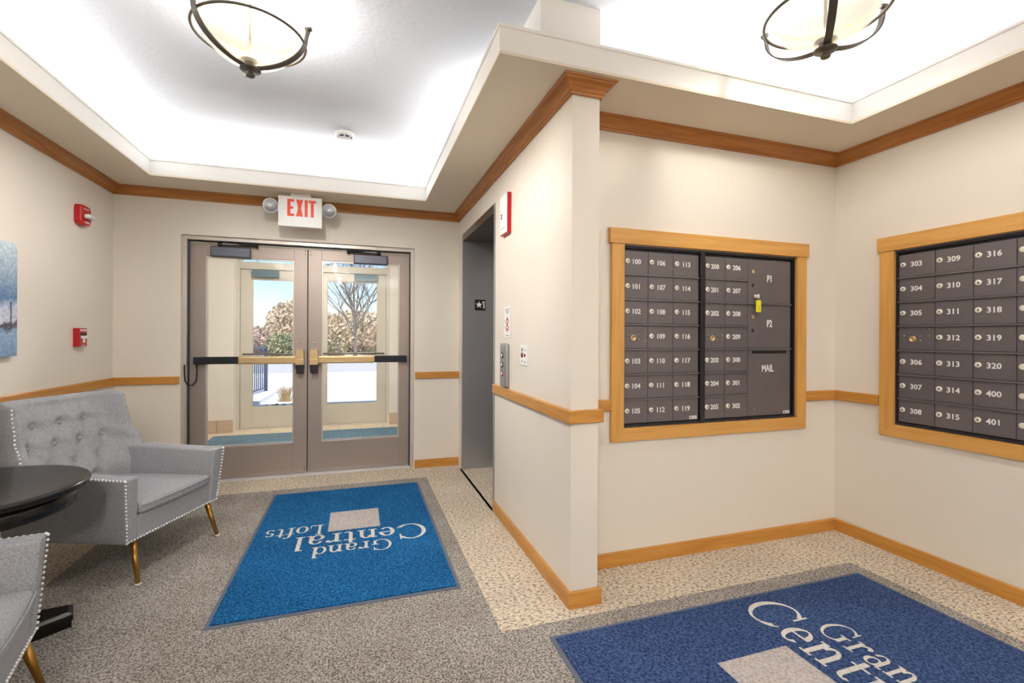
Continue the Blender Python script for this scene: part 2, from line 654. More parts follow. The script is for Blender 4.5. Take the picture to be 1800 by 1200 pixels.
sp = room_pts
prof_soffit = [(0.0, ZS), (0.39, ZS), (0.39, 2.634), (0.396, 2.637), (0.396, 2.650), (0.365, 2.650), (0.365, ZS + .03), (0.0, ZS + .03)]
sof = empty('ceiling_soffit', (0, 0, ZS))
struct(sof)
for i in range(len(sp)):
    mb = MB()
    sweep_seg(mb, sp, i, prof_soffit[:2] + [(0.0 + .39, ZS + .012), (0.0, ZS + .012)], True)
    mb.build('soffit_board', M_SOFFIT, sof, True)
    mb = MB()
    sweep_seg(mb, sp, i, [(0.0, ZS + .0125), (0.365, ZS + .0125), (0.365, ZS + .03), (0.0, ZS + .03)], True)
    mb.build('cove_ledge', M_WHITE, sof, True)
    mb = MB()
    sweep_seg(mb, sp, i, [(0.3655, ZS + .0125), (0.39, ZS + .0125), (0.39, 2.634), (0.396, 2.637), (0.396, 2.650), (0.3655, 2.650)], True)
    mb.build('cove_lip', M_WHITE, sof, True)

# crown moulding, chair rail, baseboard -------------------------------------
crown_path = [(XL, YB), (XL, YD), (XP, YD), (XP, YPE), (XPR, YPE), (XPR, YM), (XR, YM), (XR, YB)]
prof_crown = [(0, Z_CB), (0.012, Z_CB), (0.014, Z_CB + .012), (0.020, Z_CB + .014), (0.026, Z_CB + .028), (0.036, Z_CB + .044), (0.050, Z_CB + .054), (0.053, Z_CB + .056), (0.054, Z_CB + .061), (0.064, Z_CB + .063), (0.066, ZS - .0005), (0, ZS - .0005)]
tn = 1
for i in range(len(crown_path)):
    a, b = crown_path[i], crown_path[(i + 1) % len(crown_path)]
    along_x = abs(a[0] - b[0]) > abs(a[1] - b[1])
    mb = MB()
    sweep_seg(mb, crown_path, i, prof_crown, True)
    struct(mb.build('trim_%d' % tn, M_CROWNX if along_x else M_CROWNY))
    tn += 1

RAIL = 0.020
prof_rail = [(0, Z_RB), (RAIL - .002, Z_RB), (RAIL, Z_RB + .003), (RAIL, Z_RT - .004), (RAIL - .003, Z_RT), (0, Z_RT)]
BASE = 0.015
prof_base = [(0, 0.0005), (BASE, 0.0005), (BASE, Z_BT - .004), (BASE - .004, Z_BT), (0, Z_BT)]
rail_runs = [
    [(XL, YB), (XL, YD), (-1.445, YD)],
    [(0.53, YD), (XP - .004, YD)],
    [(XP, 3.345), (XP, YPE), (XPR, YPE), (XPR, YM), (1.347, YM)],
    [(2.796, YM), (XR, YM), (XR, 2.041)],
    [(XR, 0.588), (XR, YB)],
]
base_runs = [
    [(XL, YB), (XL, YD), (-1.445, YD)],
    [(0.53, YD), (XP - .004, YD)],
    [(XP, 3.345), (XP, YPE), (XPR, YPE), (XPR, YM), (XR, YM), (XR, YB)],
]
for run in rail_runs:
    for i in range(len(run) - 1):
        along_x = abs(run[i][0] - run[i + 1][0]) > abs(run[i][1] - run[i + 1][1])
        mb = MB()
        sweep_seg(mb, run, i, prof_rail)
        struct(mb.build('trim_%d' % tn, M_WOODX if along_x else M_WOODY))
        tn += 1
bnames = iter(['left', 'far', 'far_corner', 'middle', 'middle_end', 'middle_back', 'nook', 'right'])
for run in base_runs:
    for i in range(len(run) - 1):
        along_x = abs(run[i][0] - run[i + 1][0]) > abs(run[i][1] - run[i + 1][1])
        mb = MB()
        sweep_seg(mb, run, i, prof_base)
        struct(mb.build('baseboard_' + next(bnames), M_WOODX if along_x else M_WOODY))

# ------------------------------------------------------------------ cove light strips on the ledges
cove_runs = [((-1.72, -3.7), (-1.72, 4.35)), ((-1.45, 4.48), (0.55, 4.48)), ((0.77, 4.35), (0.77, 2.75)), ((1.3, 2.14), (2.6, 2.14)), ((2.87, 1.9), (2.87, -3.7)), ((2.5, -4.0), (-1.4, -4.0))]
cove_names = ['left wall', 'entrance doors', 'elevator wall', 'mailbox wall', 'second mailbox wall', 'rear wall']
for (a, b), nm in zip(cove_runs, cove_names):
    A, B = Vector(a), Vector(b)
    L = (B - A).length
    ang = math.atan2(B.y - A.y, B.x - A.x)
    mid = (A + B) / 2
    e = empty('cove_light', (mid.x, mid.y, ZS + .03), ang)
    tag(e, 'slim white strip light lying in the ceiling cove above the ' + nm, 'strip light', 'cove strip lights')
    MB().box(-L / 2, L / 2, -.025, .025, 0, .022, .004).build('channel', M_PLASTIC, e)
    MB().tube([(-L / 2 + .03, 0, .034), (L / 2 - .03, 0, .034)], .012, 8).build('tube', M_TUBE, e)
    ld = bpy.data.lights.new('cove_glow', 'AREA')
    ld.shape = 'RECTANGLE'
    ld.size = L - .06
    ld.size_y = 0.03
    ld.energy = COVE_POWER * L * {'entrance doors': 1.5, 'left wall': 1.2, 'mailbox wall': 1.2, 'second mailbox wall': 1.2}.get(nm, 1.0)
    ld.color = COVE_COLOR
    lo = bpy.data.objects.new('cove_glow', ld)
    COL.objects.link(lo)
    lo.location = (mid.x, mid.y, ZS + .03 + .05)
    lo.rotation_euler = (PI, 0, ang)
# ================================================================== ENTRANCE DOORS (inner pair)
DY = 4.775            # room-side face of the leaves
LT = 0.045            # leaf thickness


def door_frame(name, x0, x1, zt, y0, y1, m, w=0.035):
    e = empty(name, ((x0 + x1) / 2, y0, 0))
    struct(e)
    bx('jamb', x0, x0 + w, y0, y1, 0, zt, m, e, .002)
    bx('jamb', x1 - w, x1, y0, y1, 0, zt, m, e, .002)
    bx('head', x0 + w, x1 - w, y0, y1, zt - w, zt, m, e, .002)
    return e


fr = door_frame('door_frame', -1.44, 0.523, 2.157, 4.70, 4.84, M_FRAME, 0.034)
# stop mouldings in front of the leaf edges
bx('stop', -1.406, -1.398, 4.735, 4.77, 0, 2.123, M_DARK, fr)
bx('stop', 0.481, 0.489, 4.735, 4.77, 0, 2.123, M_DARK, fr)
bx('stop', -1.398, 0.481, 4.735, 4.77, 2.113, 2.121, M_DARK, fr)
bx('threshold', -1.406, 0.489, 4.70, 4.86, 0.0, 0.011, mat('threshold_aluminium', rgb(225, 225, 228), 0.35, metal=0.3), fr, .002)


def leaf(name, x0, x1, gx0, gx1, gz0, gz1, zt, m, y0, y1):
    e = empty(name, ((x0 + x1) / 2, y0, 0.014))
    struct(e)
    bx('stile', x0, gx0, y0, y1, 0.014, zt, m, e, .003)
    bx('stile', gx1, x1, y0, y1, 0.014, zt, m, e, .003)
    bx('top_rail', gx0, gx1, y0, y1, gz1, zt, m, e, .003)
    bx('bottom_rail', gx0, gx1, y0, y1, 0.014, gz0, m, e, .003)
    yc = (y0 + y1) / 2
    bx('glass_pane', gx0 + .001, gx1 - .001, yc - .003, yc + .003, gz0 + .001, gz1 - .001, M_GLASS, e)
    # glazing bead
    mb = MB()
    b = .011
    for yy0, yy1 in ((y0 + .006, yc - .004), (yc + .004, y1 - .006)):
        mb.box(gx0, gx0 + b, yy0, yy1, gz0, gz1)
        mb.box(gx1 - b, gx1, yy0, yy1, gz0, gz1)
        mb.box(gx0 + b, gx1 - b, yy0, yy1, gz0, gz0 + b)
        mb.box(gx0 + b, gx1 - b, yy0, yy1, gz1 - b, gz1)
    mb.build('glazing_bead', M_FRAME if m is M_BRONZE else m, e, True)
    return e


dL = leaf('door_1', -1.398, -0.456, -1.283, -0.570, 0.295, 1.995, 2.110, M_BRONZE, DY, DY + LT)
dR = leaf('door_2', -0.448, 0.481, -0.330, 0.386, 0.295, 2.005, 2.110, M_BRONZE, DY, DY + LT)


def exit_device(door, side, xlock, xend, xmid):
    """side +1: bar runs towards +x from the lock case"""
    e = empty('exit_device', (0, 0, 0), 0, door)
    e.location = Vector((xlock, DY, 1.07)) - wloc(door)
    y1 = DY - .001
    lo, hi = sorted((xlock + side * .035, xmid))
    mb = MB()
    mb.box(lo, hi, y1 - .078, y1 - .028, 1.036, 1.106, .012)
    mb.build('push_bar', M_BRASS, e, True)
    lo, hi = sorted((xmid, xend))
    mb = MB()
    mb.box(lo, hi, y1 - .060, y1, 1.040, 1.104, .006)
    for k in range(3):
        mb.box(lo + .004, hi - .004, y1 - .064, y1 - .058, 1.049 + k * .018, 1.056 + k * .018, .002)
    mb.build('end_rail', M_DARK, e, True)
    bx('mounting_rail', min(xlock, xmid), max(xlock, xmid), y1 - .026, y1, 1.046, 1.096, M_DARK, e)
    lx0, lx1 = xlock - .036, xlock + .036
    mb = MB()
    for z0, z1, d0, d1 in ((1.085, 1.165, .060, .075),):
        pts = [(lx0 + .006, z1), (lx1 - .006, z1), (lx1, z0), (lx0, z0)]
        v = [(x, y1 - d, z) for d in (.0, d1) for x, z in pts]
        mb.add(v, [(0, 1, 2, 3), (7, 6, 5, 4), (0, 4, 5, 1), (1, 5, 6, 2), (2, 6, 7, 3), (3, 7, 4, 0)])
    mb.box(lx0, lx1, y1 - .082, y1, 1.025, 1.083, .004)
    mb.build('lock_case', M_BRASS, e, True)
    mb = MB()
    pts = [(lx0, 1.022), (lx1, 1.022), (lx1 - .006, .945), (lx0 + .006, .945)]
    v = [(x, y1 - d, z) for d in (.0, .07) for x, z in pts]
    mb.add(v, [(0, 1, 2, 3), (7, 6, 5, 4), (0, 4, 5, 1), (1, 5, 6, 2), (2, 6, 7, 3), (3, 7, 4, 0)])
    mb.build('lock_case_lower', M_DARK, e, True)
    for z in (1.225, .905):
        MB().lathe([(.009, 0), (.009, .003), (.006, .006)], 14, T=Matrix.Translation((xlock + side * -.004, y1, z)) @ Matrix.Rotation(PI / 2, 4, 'X')).build('bolt', M_CHROME, e, True)
    return e


exit_device(dL, -1, -0.512, -1.36, -1.012)
exit_device(dR, 1, -0.392, 0.455, 0.152)


def closer(door, x0, x1, piv):
    e = empty('closer', (0, 0, 0), 0, door)
    e.location = Vector(((x0 + x1) / 2, DY, 2.03)) - wloc(door)
    y1 = DY - .001
    MB().box(x0, x1, y1 - .055, y1, 1.985, 2.078, .006).build('closer_body', M_DARK, e, True)
    bx('cover', x0 + .008, x1 - .008, y1 - .059, y1 - .055, 1.993, 2.070, M_CLOSER, e, .001)
    other = x1 - .01 + .06 if piv < (x0 + x1) / 2 else x0 + .01 - .06
    mb = MB()
    mb.tube([(piv, y1 - .03, 2.078), (piv, y1 - .03, 2.118)], .018, 12)
    mb.box(min(piv, other), max(piv, other), y1 - .040, y1 - .022, 2.092, 2.102)
    mb.tube([(other, y1 - .031, 2.080), (other, y1 - .031, 2.108)], .012, 12)
    mb.tube([(other, y1 - .035, 2.098), (piv + (other - piv) * .25, y1 - .075, 2.112)], .007, 8)
    mb.build('closer_arm', M_DARK, e, True)


closer(dL, -1.235, -0.925, -1.165)
closer(dR, -0.045, 0.268, 0.185)


def pull_handle(door, x, z0, z1):
    yy = DY + LT
    pts = [(x, yy, z0), (x, yy + .045, z0 + .012), (x, yy + .06, z0 + .04), (x, yy + .06, z1 - .04), (x, yy + .045, z1 - .012), (x, yy, z1)]
    MB().tube(pts, .012, 10).build('pull_handle', M_CHROME, door, True)


pull_handle(dL, -0.535, .94, 1.21)
pull_handle(dR, -0.352, .94, 1.21)
for d, xs in ((dL, -0.475), (dR, -0.429)):
    mb = MB()
    for zz in (2.055, 2.085, .07, .04):
        mb.lathe([(.004, 0), (.004, .002)], 8, T=Matrix.Translation((xs, DY - .0005, zz)) @ Matrix.Rotation(PI / 2, 4, 'X'))
    mb.build('screw', M_BLACK, d, True)
bx('weatherstrip', -.4555, -.4485, DY + .004, DY + .02, .02, 2.105, M_BLACK, dL)
# power cable from the left exit bar to the jamb
cab = [(-1.345, 4.755, 1.04), (-1.335, 4.735, .99), (-1.34, 4.73, .90), (-1.365, 4.725, .86), (-1.395, 4.715, .86), (-1.413, 4.698, .90), (-1.417, 4.694, .98), (-1.417, 4.694, 1.04)]
MB().tube(cab, .006, 8).build('power_cable', M_BLACK, dL, True)

# ================================================================== VESTIBULE
VY0, VY1 = YD + T, 7.12
VX0, VX1 = -2.35, 1.25
vf = struct(bx('floor_vestibule', VX0, VX1, 4.80, 7.50, -0.04, -0.006, M_GROUT))
tile_me = None
ts = 0.3
ny = int((7.46 - 4.86) / ts)
nx = int((VX1 - VX0) / ts)
for i in range(nx):
    for j in range(ny + 1):
        x = VX0 + i * ts + .002
        y = 4.87 + j * ts
        if tile_me is None:
            o = MB().box(0, ts - .006, 0, ts - .006, -.006, -.0005, .0015).build('tile', M_TILE, vf)
            tile_me = o.data
        else:
            o = bpy.data.objects.new('tile', tile_me)
            o.parent = vf
            COL.objects.link(o)
        o.location = (x, y, 0)
ZV = 2.62
struct(bx('wall_vestibule_left', VX0 - .1, VX0, VY0, VY1, 0, ZV, M_WALL))
struct(bx('wall_vestibule_right', VX1, VX1 + .1, VY0, VY1, 0, ZV, M_WALL))
struct(bx('ceiling_vestibule', VX0 - .1, VX1 + .1, VY0, 7.46, ZV, ZV + .08, M_WHITE))
# unseen flush fixture added to brighten the vestibule
vl = empty('vestibule_fill_light', (-.55, 6.0, ZV))
tag(vl, 'added round white flush fill light between the two pairs of doors', 'ceiling light')
MB().lathe([(.13, -.02), (.15, -.012), (.15, 0)], 28).build('rim', M_PLASTIC, vl)
MB().lathe([(.02, -.07), (.09, -.055), (.125, -.021)], 28).build('diffuser', mat('vestibule_fill_diffuser', rgb(255, 250, 240), 0.5, emit=(1, .95, .88, 1), estr=52), vl)

mb = MB()
mb.box(VX0 - .1, -1.587, VY1, 7.42, 0, ZV)
mb.box(0.438, VX1 + .1, VY1, 7.42, 0, ZV)
mb.box(-1.587, 0.438, VY1, 7.42, 2.50, ZV)
wo = struct(mb.build('wall_outer', M_WALL))
tb = None
for (xa, xb) in ((VX0, -1.587), (0.438, VX1)):
    n = int((xb - xa) / .19)
    w = (xb - xa) / n
    for i in range(n):
        if tb is None or abs(tb[1] - w) > 1e-6:
            o = MB().box(0, w - .005, -.012, -.0005, .003, .168, .002).build('base_tile', M_TILEB, wo)
            tb = (o.data, w)
        else:
            o = bpy.data.objects.new('base_tile', tb[0])
            o.parent = wo
            COL.objects.link(o)
        o.location = (xa + i * w + .0025, VY1, 0)
# vestibule mat
vm = empty('walk_off_mat', (-.3, 5.9, 0))
tag(vm, 'large worn blue-grey walk-off mat on the tiles between the doors', 'mat')
MB().box(-1.75, 1.0, 5.0, 6.86, 0.0, .006, .002).build('backing', M_RUBBER, vm, True)
MB().box(-1.72, .97, 5.03, 6.83, 0.006, .012).build('pile', M_VMAT, vm, True)

# outer frame, transom and doors
fo = door_frame('door_frame', -1.587, 0.438, 2.50, 7.26, 7.40, M_OUTER, 0.04)
bx('transom_bar', -1.547, 0.398, 7.26, 7.40, 2.215, 2.312, M_OUTER, fo, .003)
bx('transom_glass', -1.546, 0.397, 7.325, 7.333, 2.313, 2.459, M_GLASS, fo)
bx('threshold', -1.547, 0.398, 7.24, 7.42, 0.0, 0.011, M_OUTER, fo, .002)
dOL = leaf('door_3', -1.543, -0.580, -1.402, -0.715, 0.30, 2.08, 2.208, M_OUTER, 7.29, 7.335)
dOR = leaf('door_4', -0.572, 0.394, -0.437, 0.272, 0.30, 2.095, 2.208, M_OUTER, 7.29, 7.335)
for d, xa, xb in ((dOL, -1.50, -0.62), (dOR, -0.53, 0.36)):
    mb = MB()
    mb.tube([(xa, 7.288, 1.04), (xa, 7.235, 1.04), (xb, 7.235, 1.04), (xb, 7.288, 1.04)], .014, 10)
    mb.build('push_rod', mat('rod_bronze', rgb(120, 112, 100), .4, metal=.5), d, True)
for d, xa, xb in ((dOL, -1.385, -1.06), (dOR, -.06, .255)):
    bx('closer_body', xa, xb, 7.235, 7.289, 2.105, 2.20, mat('outer_closer', rgb(98, 122, 134), .5), d, .004)
# ================================================================== ELEVATOR in the middle wall
el = empty('door_5', (1.2, 3.93, 0))
struct(el)
EX1 = 1.42
fw = 0.035
bx('jamb', XP - .004, EX1, 4.475, 4.509, 0.0, 2.288, M_STEEL, el)
bx('jamb', XP - .004, EX1, 3.346, 3.38, 0.0, 2.288, M_STEEL, el)
bx('head', XP - .004, EX1, 3.381, 4.474, 2.222, 2.288, M_STEELD, el)
bx('elevator_panel', EX1 + .002, EX1 + .03, 3.346, 3.927, 0.006, 2.288, M_STEEL, el)
bx('elevator_panel', EX1 + .002, EX1 + .03, 3.929, 4.509, 0.006, 2.288, M_STEEL, el)
bx('sill', 1.30, EX1, 3.381, 4.474, 0.0005, .006, M_CHROME, el)
pl_ = bx('floor_plate', 1.083, 1.190, 4.4705, 4.4748, 1.551, 1.657, M_BLACK, el)
# star and 1 (raised floor marker)
mb = MB()
cx_, cz_ = 1.125, 1.606
pts = []
for k in range(10):
    r = .036 if k % 2 == 0 else .015
    a = PI / 2 + k * PI / 5
    pts.append((cx_ + r * math.cos(a), cz_ + r * math.sin(a)))
n = len(pts)
v = [(x, 4.4690, z) for x, z in pts] + [(cx_, 4.4690, cz_)]
mb.add(v, [(k, (k + 1) % n, n) for k in range(n)])
mb.build('star', M_NUM, pl_, False).location = Vector((0, 0, 0)) - wloc(pl_)
mb = MB()
mb.quad((1.168, 4.4690, 1.570), (1.180, 4.4690, 1.570), (1.180, 4.4690, 1.642), (1.168, 4.4690, 1.642))
mb.quad((1.156, 4.4690, 1.626), (1.168, 4.4690, 1.632), (1.168, 4.4690, 1.642), (1.156, 4.4690, 1.634))
mb.build('numeral', M_NUM, pl_, False).location = Vector((0, 0, 0)) - wloc(pl_)
mb = MB()
mb.box(XPR + .001, EX1 + .15, 4.5095, 4.56, 0, 2.6)
mb.box(XPR + .001, EX1 + .15, 3.28, 3.3455, 0, 2.6)
mb.box(EX1 + .032, EX1 + .15, 3.3455, 4.5095, 0, 2.6)
mb.box(XPR + .001, EX1 + .032, 3.3455, 4.5095, 2.2885, 2.6)
struct(mb.build('wall_shaft', M_WALL))

# ================================================================== MAILBOXES
def mailbank(name, label, origin, rz, mirror, layout, width):
    """local x along the wall, y into the wall, z up; origin at lower left of the opening"""
    e = empty(name, origin, rz)
    tag(e, label, 'mailboxes')
    H = HZ1 - HZ0
    Z0, Z1 = .018, H - .020
    rh = (Z1 - Z0) / 7
    face = 0.004
    MB().box(.002, width - .002, .014, .33, .002, H - .002).build('cabinet_body', M_MAILF, e)
    mb = MB()
    mb.box(.002, .012, -.006, .014, .002, H - .002, .001)
    mb.box(width - .014, width - .002, -.006, .014, .002, H - .002, .001)
    mb.box(.012, width - .014, -.006, .014, .002, Z0 - .002, .001)
    mb.box(.012, width - .014, -.006, .014, Z1 + .004, H - .002, .001)
    mb.build('outer_frame', M_MAILF, e)
    num_cache = {}
    lock_me = {}

    def part(nm, me, parent, loc, m=None):
        o = bpy.data.objects.new(nm, me)
        if m and not me.materials: me.materials.append(m)
        o.parent = parent
        o.location = loc
        COL.objects.link(o)
        return o
    base = MB().lathe([(.0150, 0), (.0150, .004), (.012, .006), (.003, .0062)], 20, T=Matrix.Rotation(PI / 2, 4, 'X')).build('tmp', M_LOCK)
    lk = base.data
    bpy.data.objects.remove(base)
    base = MB().box(-.0014, .0042, -.0072, -.006, -.0045, .0045).build('tmp', M_BLACK)
    slot = base.data
    bpy.data.objects.remove(base)
    base = MB().lathe([(.019, 0), (.019, .003), (.012, .004), (.011, .001)], 20, T=Matrix.Rotation(PI / 2, 4, 'X')).build('tmp', M_BRASS)
    plk = base.data
    bpy.data.objects.remove(base)
    base = MB().lathe([(.0045, 0), (.003, .003)], 8, T=Matrix.Rotation(PI / 2, 4, 'X')).build('tmp', M_CHROME)
    rivet = base.data
    bpy.data.objects.remove(base)
    doors = {}
    for item in layout:
        if item[0] == 'mullion':
            MB().box(item[1], item[2], -.010, .014, .002, H - .002, .003).build('mullion', M_MAILF, e)
            continue
        if item[0] == 'col':
            _, xa, xb, nums = item
            w = xb - xa
            key = round(w, 4)
            if key not in doors:
                t = MB().box(.0015, w - .0015, face, .0135, .003, rh - .010, .0012).build('tmp', M_MAIL)
                doors[key] = t.data
                bpy.data.objects.remove(t)
            for r, s in enumerate(nums):
                zb = Z1 - (r + 1) * rh
                d = part('mailbox_door', doors[key], e, (xa, 0, zb))
                if s == 'LOCK':
                    part('master_lock', plk, d, (w * .40, face - .0002, rh * .44))
                    for (dx, dz) in ((.16, .40), (.16, .58), (.62, .40), (.62, .58), (.86, .30), (.86, .58), (.86, .85)):
                        part('rivet', rivet, d, (w * dx, face - .0002, rh * dz))
                    continue
                if s is None:
                    part('lock', lk, d, (w * .13 if w < .17 else .024, face - .0002, rh * .52))
                    continue
                l = part('lock', lk, d, (w * .13, face - .0002, rh * .52))
                part('keyhole', slot, d, (w * .13, face - .0002, rh * .52))
                if s not in num_cache:
                    num_cache[s] = text_mesh(s, .041)
                t = part('number', num_cache[s], d, (w * .50, face - .0012, rh * .50), M_NUM)
                t.rotation_euler = (PI / 2, 0, 0)
            continue
        if item[0] == 'ledges':
            _, xa, xb, rows = item
            for r in rows:
                z = Z1 - r * rh
                MB().box(xa, xb, -.006, .0135, z - .009, z + .001, .002).build('ledge', M_MAIL, e)
            continue
        if item[0] == 'parcel':
            _, xa, xb, r0, r1, word = item
            za, zb = Z1 - r1 * rh, Z1 - r0 * rh
            h = zb - za
            w = xb - xa
            d = MB().box(.0015, w - .0015, face, .0135, .003, h - .010, .0012).build('parcel_door', M_MAIL, e)
            d.location = (xa, 0, za)
            t = part('lettering', text_mesh(word, .062), d, (w * .50 if word != 'MAIL' else w * .46, face - .0012, h * (.55 if word != 'MAIL' else .70)), M_NUM)
            t.rotation_euler = (PI / 2, 0, 0)
            t.scale = (.72, 1, 1)
            if word != 'MAIL':
                lz = h * .70
                part('parcel_lock', plk, d, (w * .12, face - .0002, lz)).scale = (.62, .62, .62)
                for dx in (-.022, .022):
                    for dz in (-.03, .03):
                        part('rivet', rivet, d, (w * .12 + dx, face - .0002, lz + dz)).scale = (.7, .7, .7)
                part('rivet', rivet, d, (w * .62, face - .0002, h * .87)).scale = (.8, .8, .8)
                MB().box(w * .115 - .007, w * .115 + .007, face - .0012, face, h * .36, h * .36 + .02).build('key_slot', M_BLACK, d)
            else:
                MB().box(w * .10, w * .90, face - .002, face, h * .925, h * .965, .0005).build('mail_slot', M_BLACK, d)
                for (px, pz) in ((.07, .94), (.09, .965), (.07, .80), (.24, .80), (.07, .50), (.16, .49), (.25, .505), (.07, .13), (.16, .11), (.24, .135), (.08, .045), (.13, .05), (.18, .05)):
                    part('rivet', rivet, d, (w * px, face - .0002, h * pz)).scale = (.9, .9, .9)
            continue
        if item[0] == 'badge':
            _, x, z = item
            b = MB().box(x - .026, x + .026, face - .0012, face, z - .009, z + .009, .0004).build('maker_badge', M_PLASTIC, e)
            mb = MB()
            mb.box(x - .021, x - .010, face - .0016, face - .0012, z - .005, z + .005)
            for k in range(5):
                mb.box(x - .005 + k * .006, x - .001 + k * .006, face - .0016, face - .0012, z - .003, z + .003)
            mb.build('badge_print', M_CLOSER, b)
    return e


c = [0.012, 0.169 + .003, 0.342 + .003, 0.527]
colA = [('col', c[0], c[1], ['100', '101', '102', 'LOCK', '103', '104', '105']),
        ('col', c[1], c[2], ['106', '107', '108', '109', '110', '111', '112']),
        ('col', c[2], c[3], ['113', '114', '115', '116', '117', '118', '119']),
        ('ledges', c[0], c[3], range(1, 7)), ('badge', .490, .035)]
B0, B1, B2, B3 = .570, .725, .902, 1.253
colB = [('mullion', .531, .566), ('col', B0, B1, ['200', '201', '202', 'LOCK', '203', '204', '205']),
        ('col', B1, B2, ['206', '207', '208', '209', '300', '301', '302']),
        ('ledges', B0, B2, range(1, 7)), ('ledges', B2, B3, (2, 4)),
        ('parcel', B2, B3, 0, 2, 'P1'), ('parcel', B2, B3, 2, 4, 'P2'), ('parcel', B2, B3, 4, 7, 'MAIL'), ('badge', 1.222, .035)]
mailbank('mailbox_bank', 'dark metal mailboxes 100 to 302 with parcel doors and mail slot', (HX0, YM, HZ0), 0, False, colA + colB, HX1 - HX0)
k = [.012, .198, .370, .542, .714, .886, 1.058, 1.262]
colC = [('col', k[0], k[1], ['303', '304', '305', 'LOCK', '306', '307', '308']),
        ('col', k[1], k[2], ['309', '310', '311', '312', '313', '314', '315']),
        ('col', k[2], k[3], ['316', '317', '318', '319', '320', '400', '401'])]
colC += [('col', k[i], k[i + 1], [None] * 7) for i in range(3, 7)]
colC += [('ledges', k[0], k[7], range(1, 7))]
mailbank('mailbox_bank', 'dark metal mailboxes 303 to 401 without parcel doors', (XR, HY1, HZ0), -PI / 2, False, colC, HY1 - HY0)


def casing(origin, rz, w, h, num):
    e = empty('trim_%d' % num, origin, rz)
    struct(e)
    cw, t = .080, .022
    y0, y1 = -t, -.0005
    hd = .086
    M_ = M_CASEX
    MB().box(-.094, w + .096, -.028, -.0005, h + .003, h + .003 + hd, .002).build('head_board', M_, e)
    # mitred side and sill boards
    def prism(pts, nm, m):
        mb = MB()
        n = len(pts)
        v = [(x, y0, z) for x, z in pts] + [(x, y1, z) for x, z in pts]
        f = [tuple(range(n)), tuple(range(2 * n - 1, n - 1, -1))] + [(i, n + i, n + (i + 1) % n, (i + 1) % n) for i in range(n)]
        mb.add(v, f)
        return mb.build(nm, m, e)
    prism([(-cw, -cw * .93), (0, 0), (0, h + .002), (-cw, h + .002)], 'side_board', M_WOODZ)
    prism([(w, 0), (w + cw, -cw * .93), (w + cw, h + .002), (w, h + .002)], 'side_board', M_WOODZ)
    prism([(-cw + .001, -cw * .93), (w + cw - .001, -cw * .93), (w - .0005, -.0005), (.0005, -.0005)], 'sill_board', M_)
    return e


casing((HX0, YM, HZ0), 0, HX1 - HX0, HZ1 - HZ0, tn); tn += 1
casing((XR, HY1, HZ0), -PI / 2, HY1 - HY0, HZ1 - HZ0, tn); tn += 1

# key with yellow tag hanging in the P1 lock
kx, kz = HX0 + B2 + .058, HZ0 + .018 + (HZ1 - HZ0 - .038) * (5.30 / 7)
kt = empty('key_tag', (kx, YM - .02, kz))
tag(kt, 'yellow plastic key tag hanging from a key in the P1 parcel door', 'key tag')
mb = MB()
mb.lathe([(.011, 0), (.011, .012), (.008, .014)], 16, T=Matrix.Translation((kx - .005, YM + .003, kz)) @ Matrix.Rotation(PI / 2, 4, 'X'))
mb.box(kx - .008, kx + .010, YM - .022, YM - .019, kz - .010, kz + .012, .001)
mb.build('key', M_LOCK, kt, True)
ring = [(kx + .004 + .008 * math.cos(a), YM - .021, kz - .014 + .012 * math.sin(a)) for a in [2 * PI * i / 14 for i in range(15)]]
MB().tube(ring, .0012, 6).build('split_ring', M_CHROME, kt, True)
tg = MB().box(kx - .019, kx + .021, YM - .024, YM - .020, kz - .100, kz - .026, .0015).build('tag', M_YELLOW, kt, True)
mb = MB()
for i in range(4):
    mb.box(kx - .004 + .002 * (i % 2), kx + .010, YM - .0246, YM - .0242, kz - .062 - i * .008, kz - .0605 - i * .008)
mb.build('pen_mark', mat('pen_ink', rgb(120, 120, 40), .6), tg, False).location = -wloc(tg)

# ================================================================== WALL DEVICES
# horn strobe on the left wall
hs = empty('fire_alarm_strobe', (XL, 4.18, 2.10))
tag(hs, 'red fire alarm strobe with clear lens high on the wall', 'fire alarm')
pts = [(4.112, 2.105), (4.125, 2.085), (4.175, 2.076), (4.230, 2.085), (4.247, 2.105), (4.247, 2.205), (4.235, 2.222), (4.175, 2.228), (4.125, 2.222), (4.112, 2.205)]
mb = MB()
n = len(pts)
ins = [(4.18 + (y - 4.18) * .9, 2.152 + (z - 2.152) * .9) for y, z in pts]
v = [(XL + .0005, y, z) for y, z in pts] + [(XL + .034, y, z) for y, z in pts] + [(XL + .042, y, z) for y, z in ins]
f = [tuple(range(n))] + [(i, n + i, n + (i + 1) % n, (i + 1) % n) for i in range(n)] + [(n + i, 2 * n + i, 2 * n + (i + 1) % n, n + (i + 1) % n) for i in range(n)] + [tuple(range(3 * n - 1, 2 * n - 1, -1))]
mb.add(v, f)
mb.build('housing', M_RED, hs, True)
MB().softbox(XL + .042, XL + .085, 4.135, 4.235, 2.128, 2.160, .014, 3).build('strobe_lens', mat('clear_lens', rgb(225, 228, 235), .1, metal=.2), hs, True)
MB().box(XL + .042, XL + .0425, 4.145, 4.215, 2.196, 2.201).build('print', M_NUM, hs, True)
MB().box(XL + .042, XL + .0425, 4.165, 4.225, 2.100, 2.110).build('print', M_NUM, hs, True)
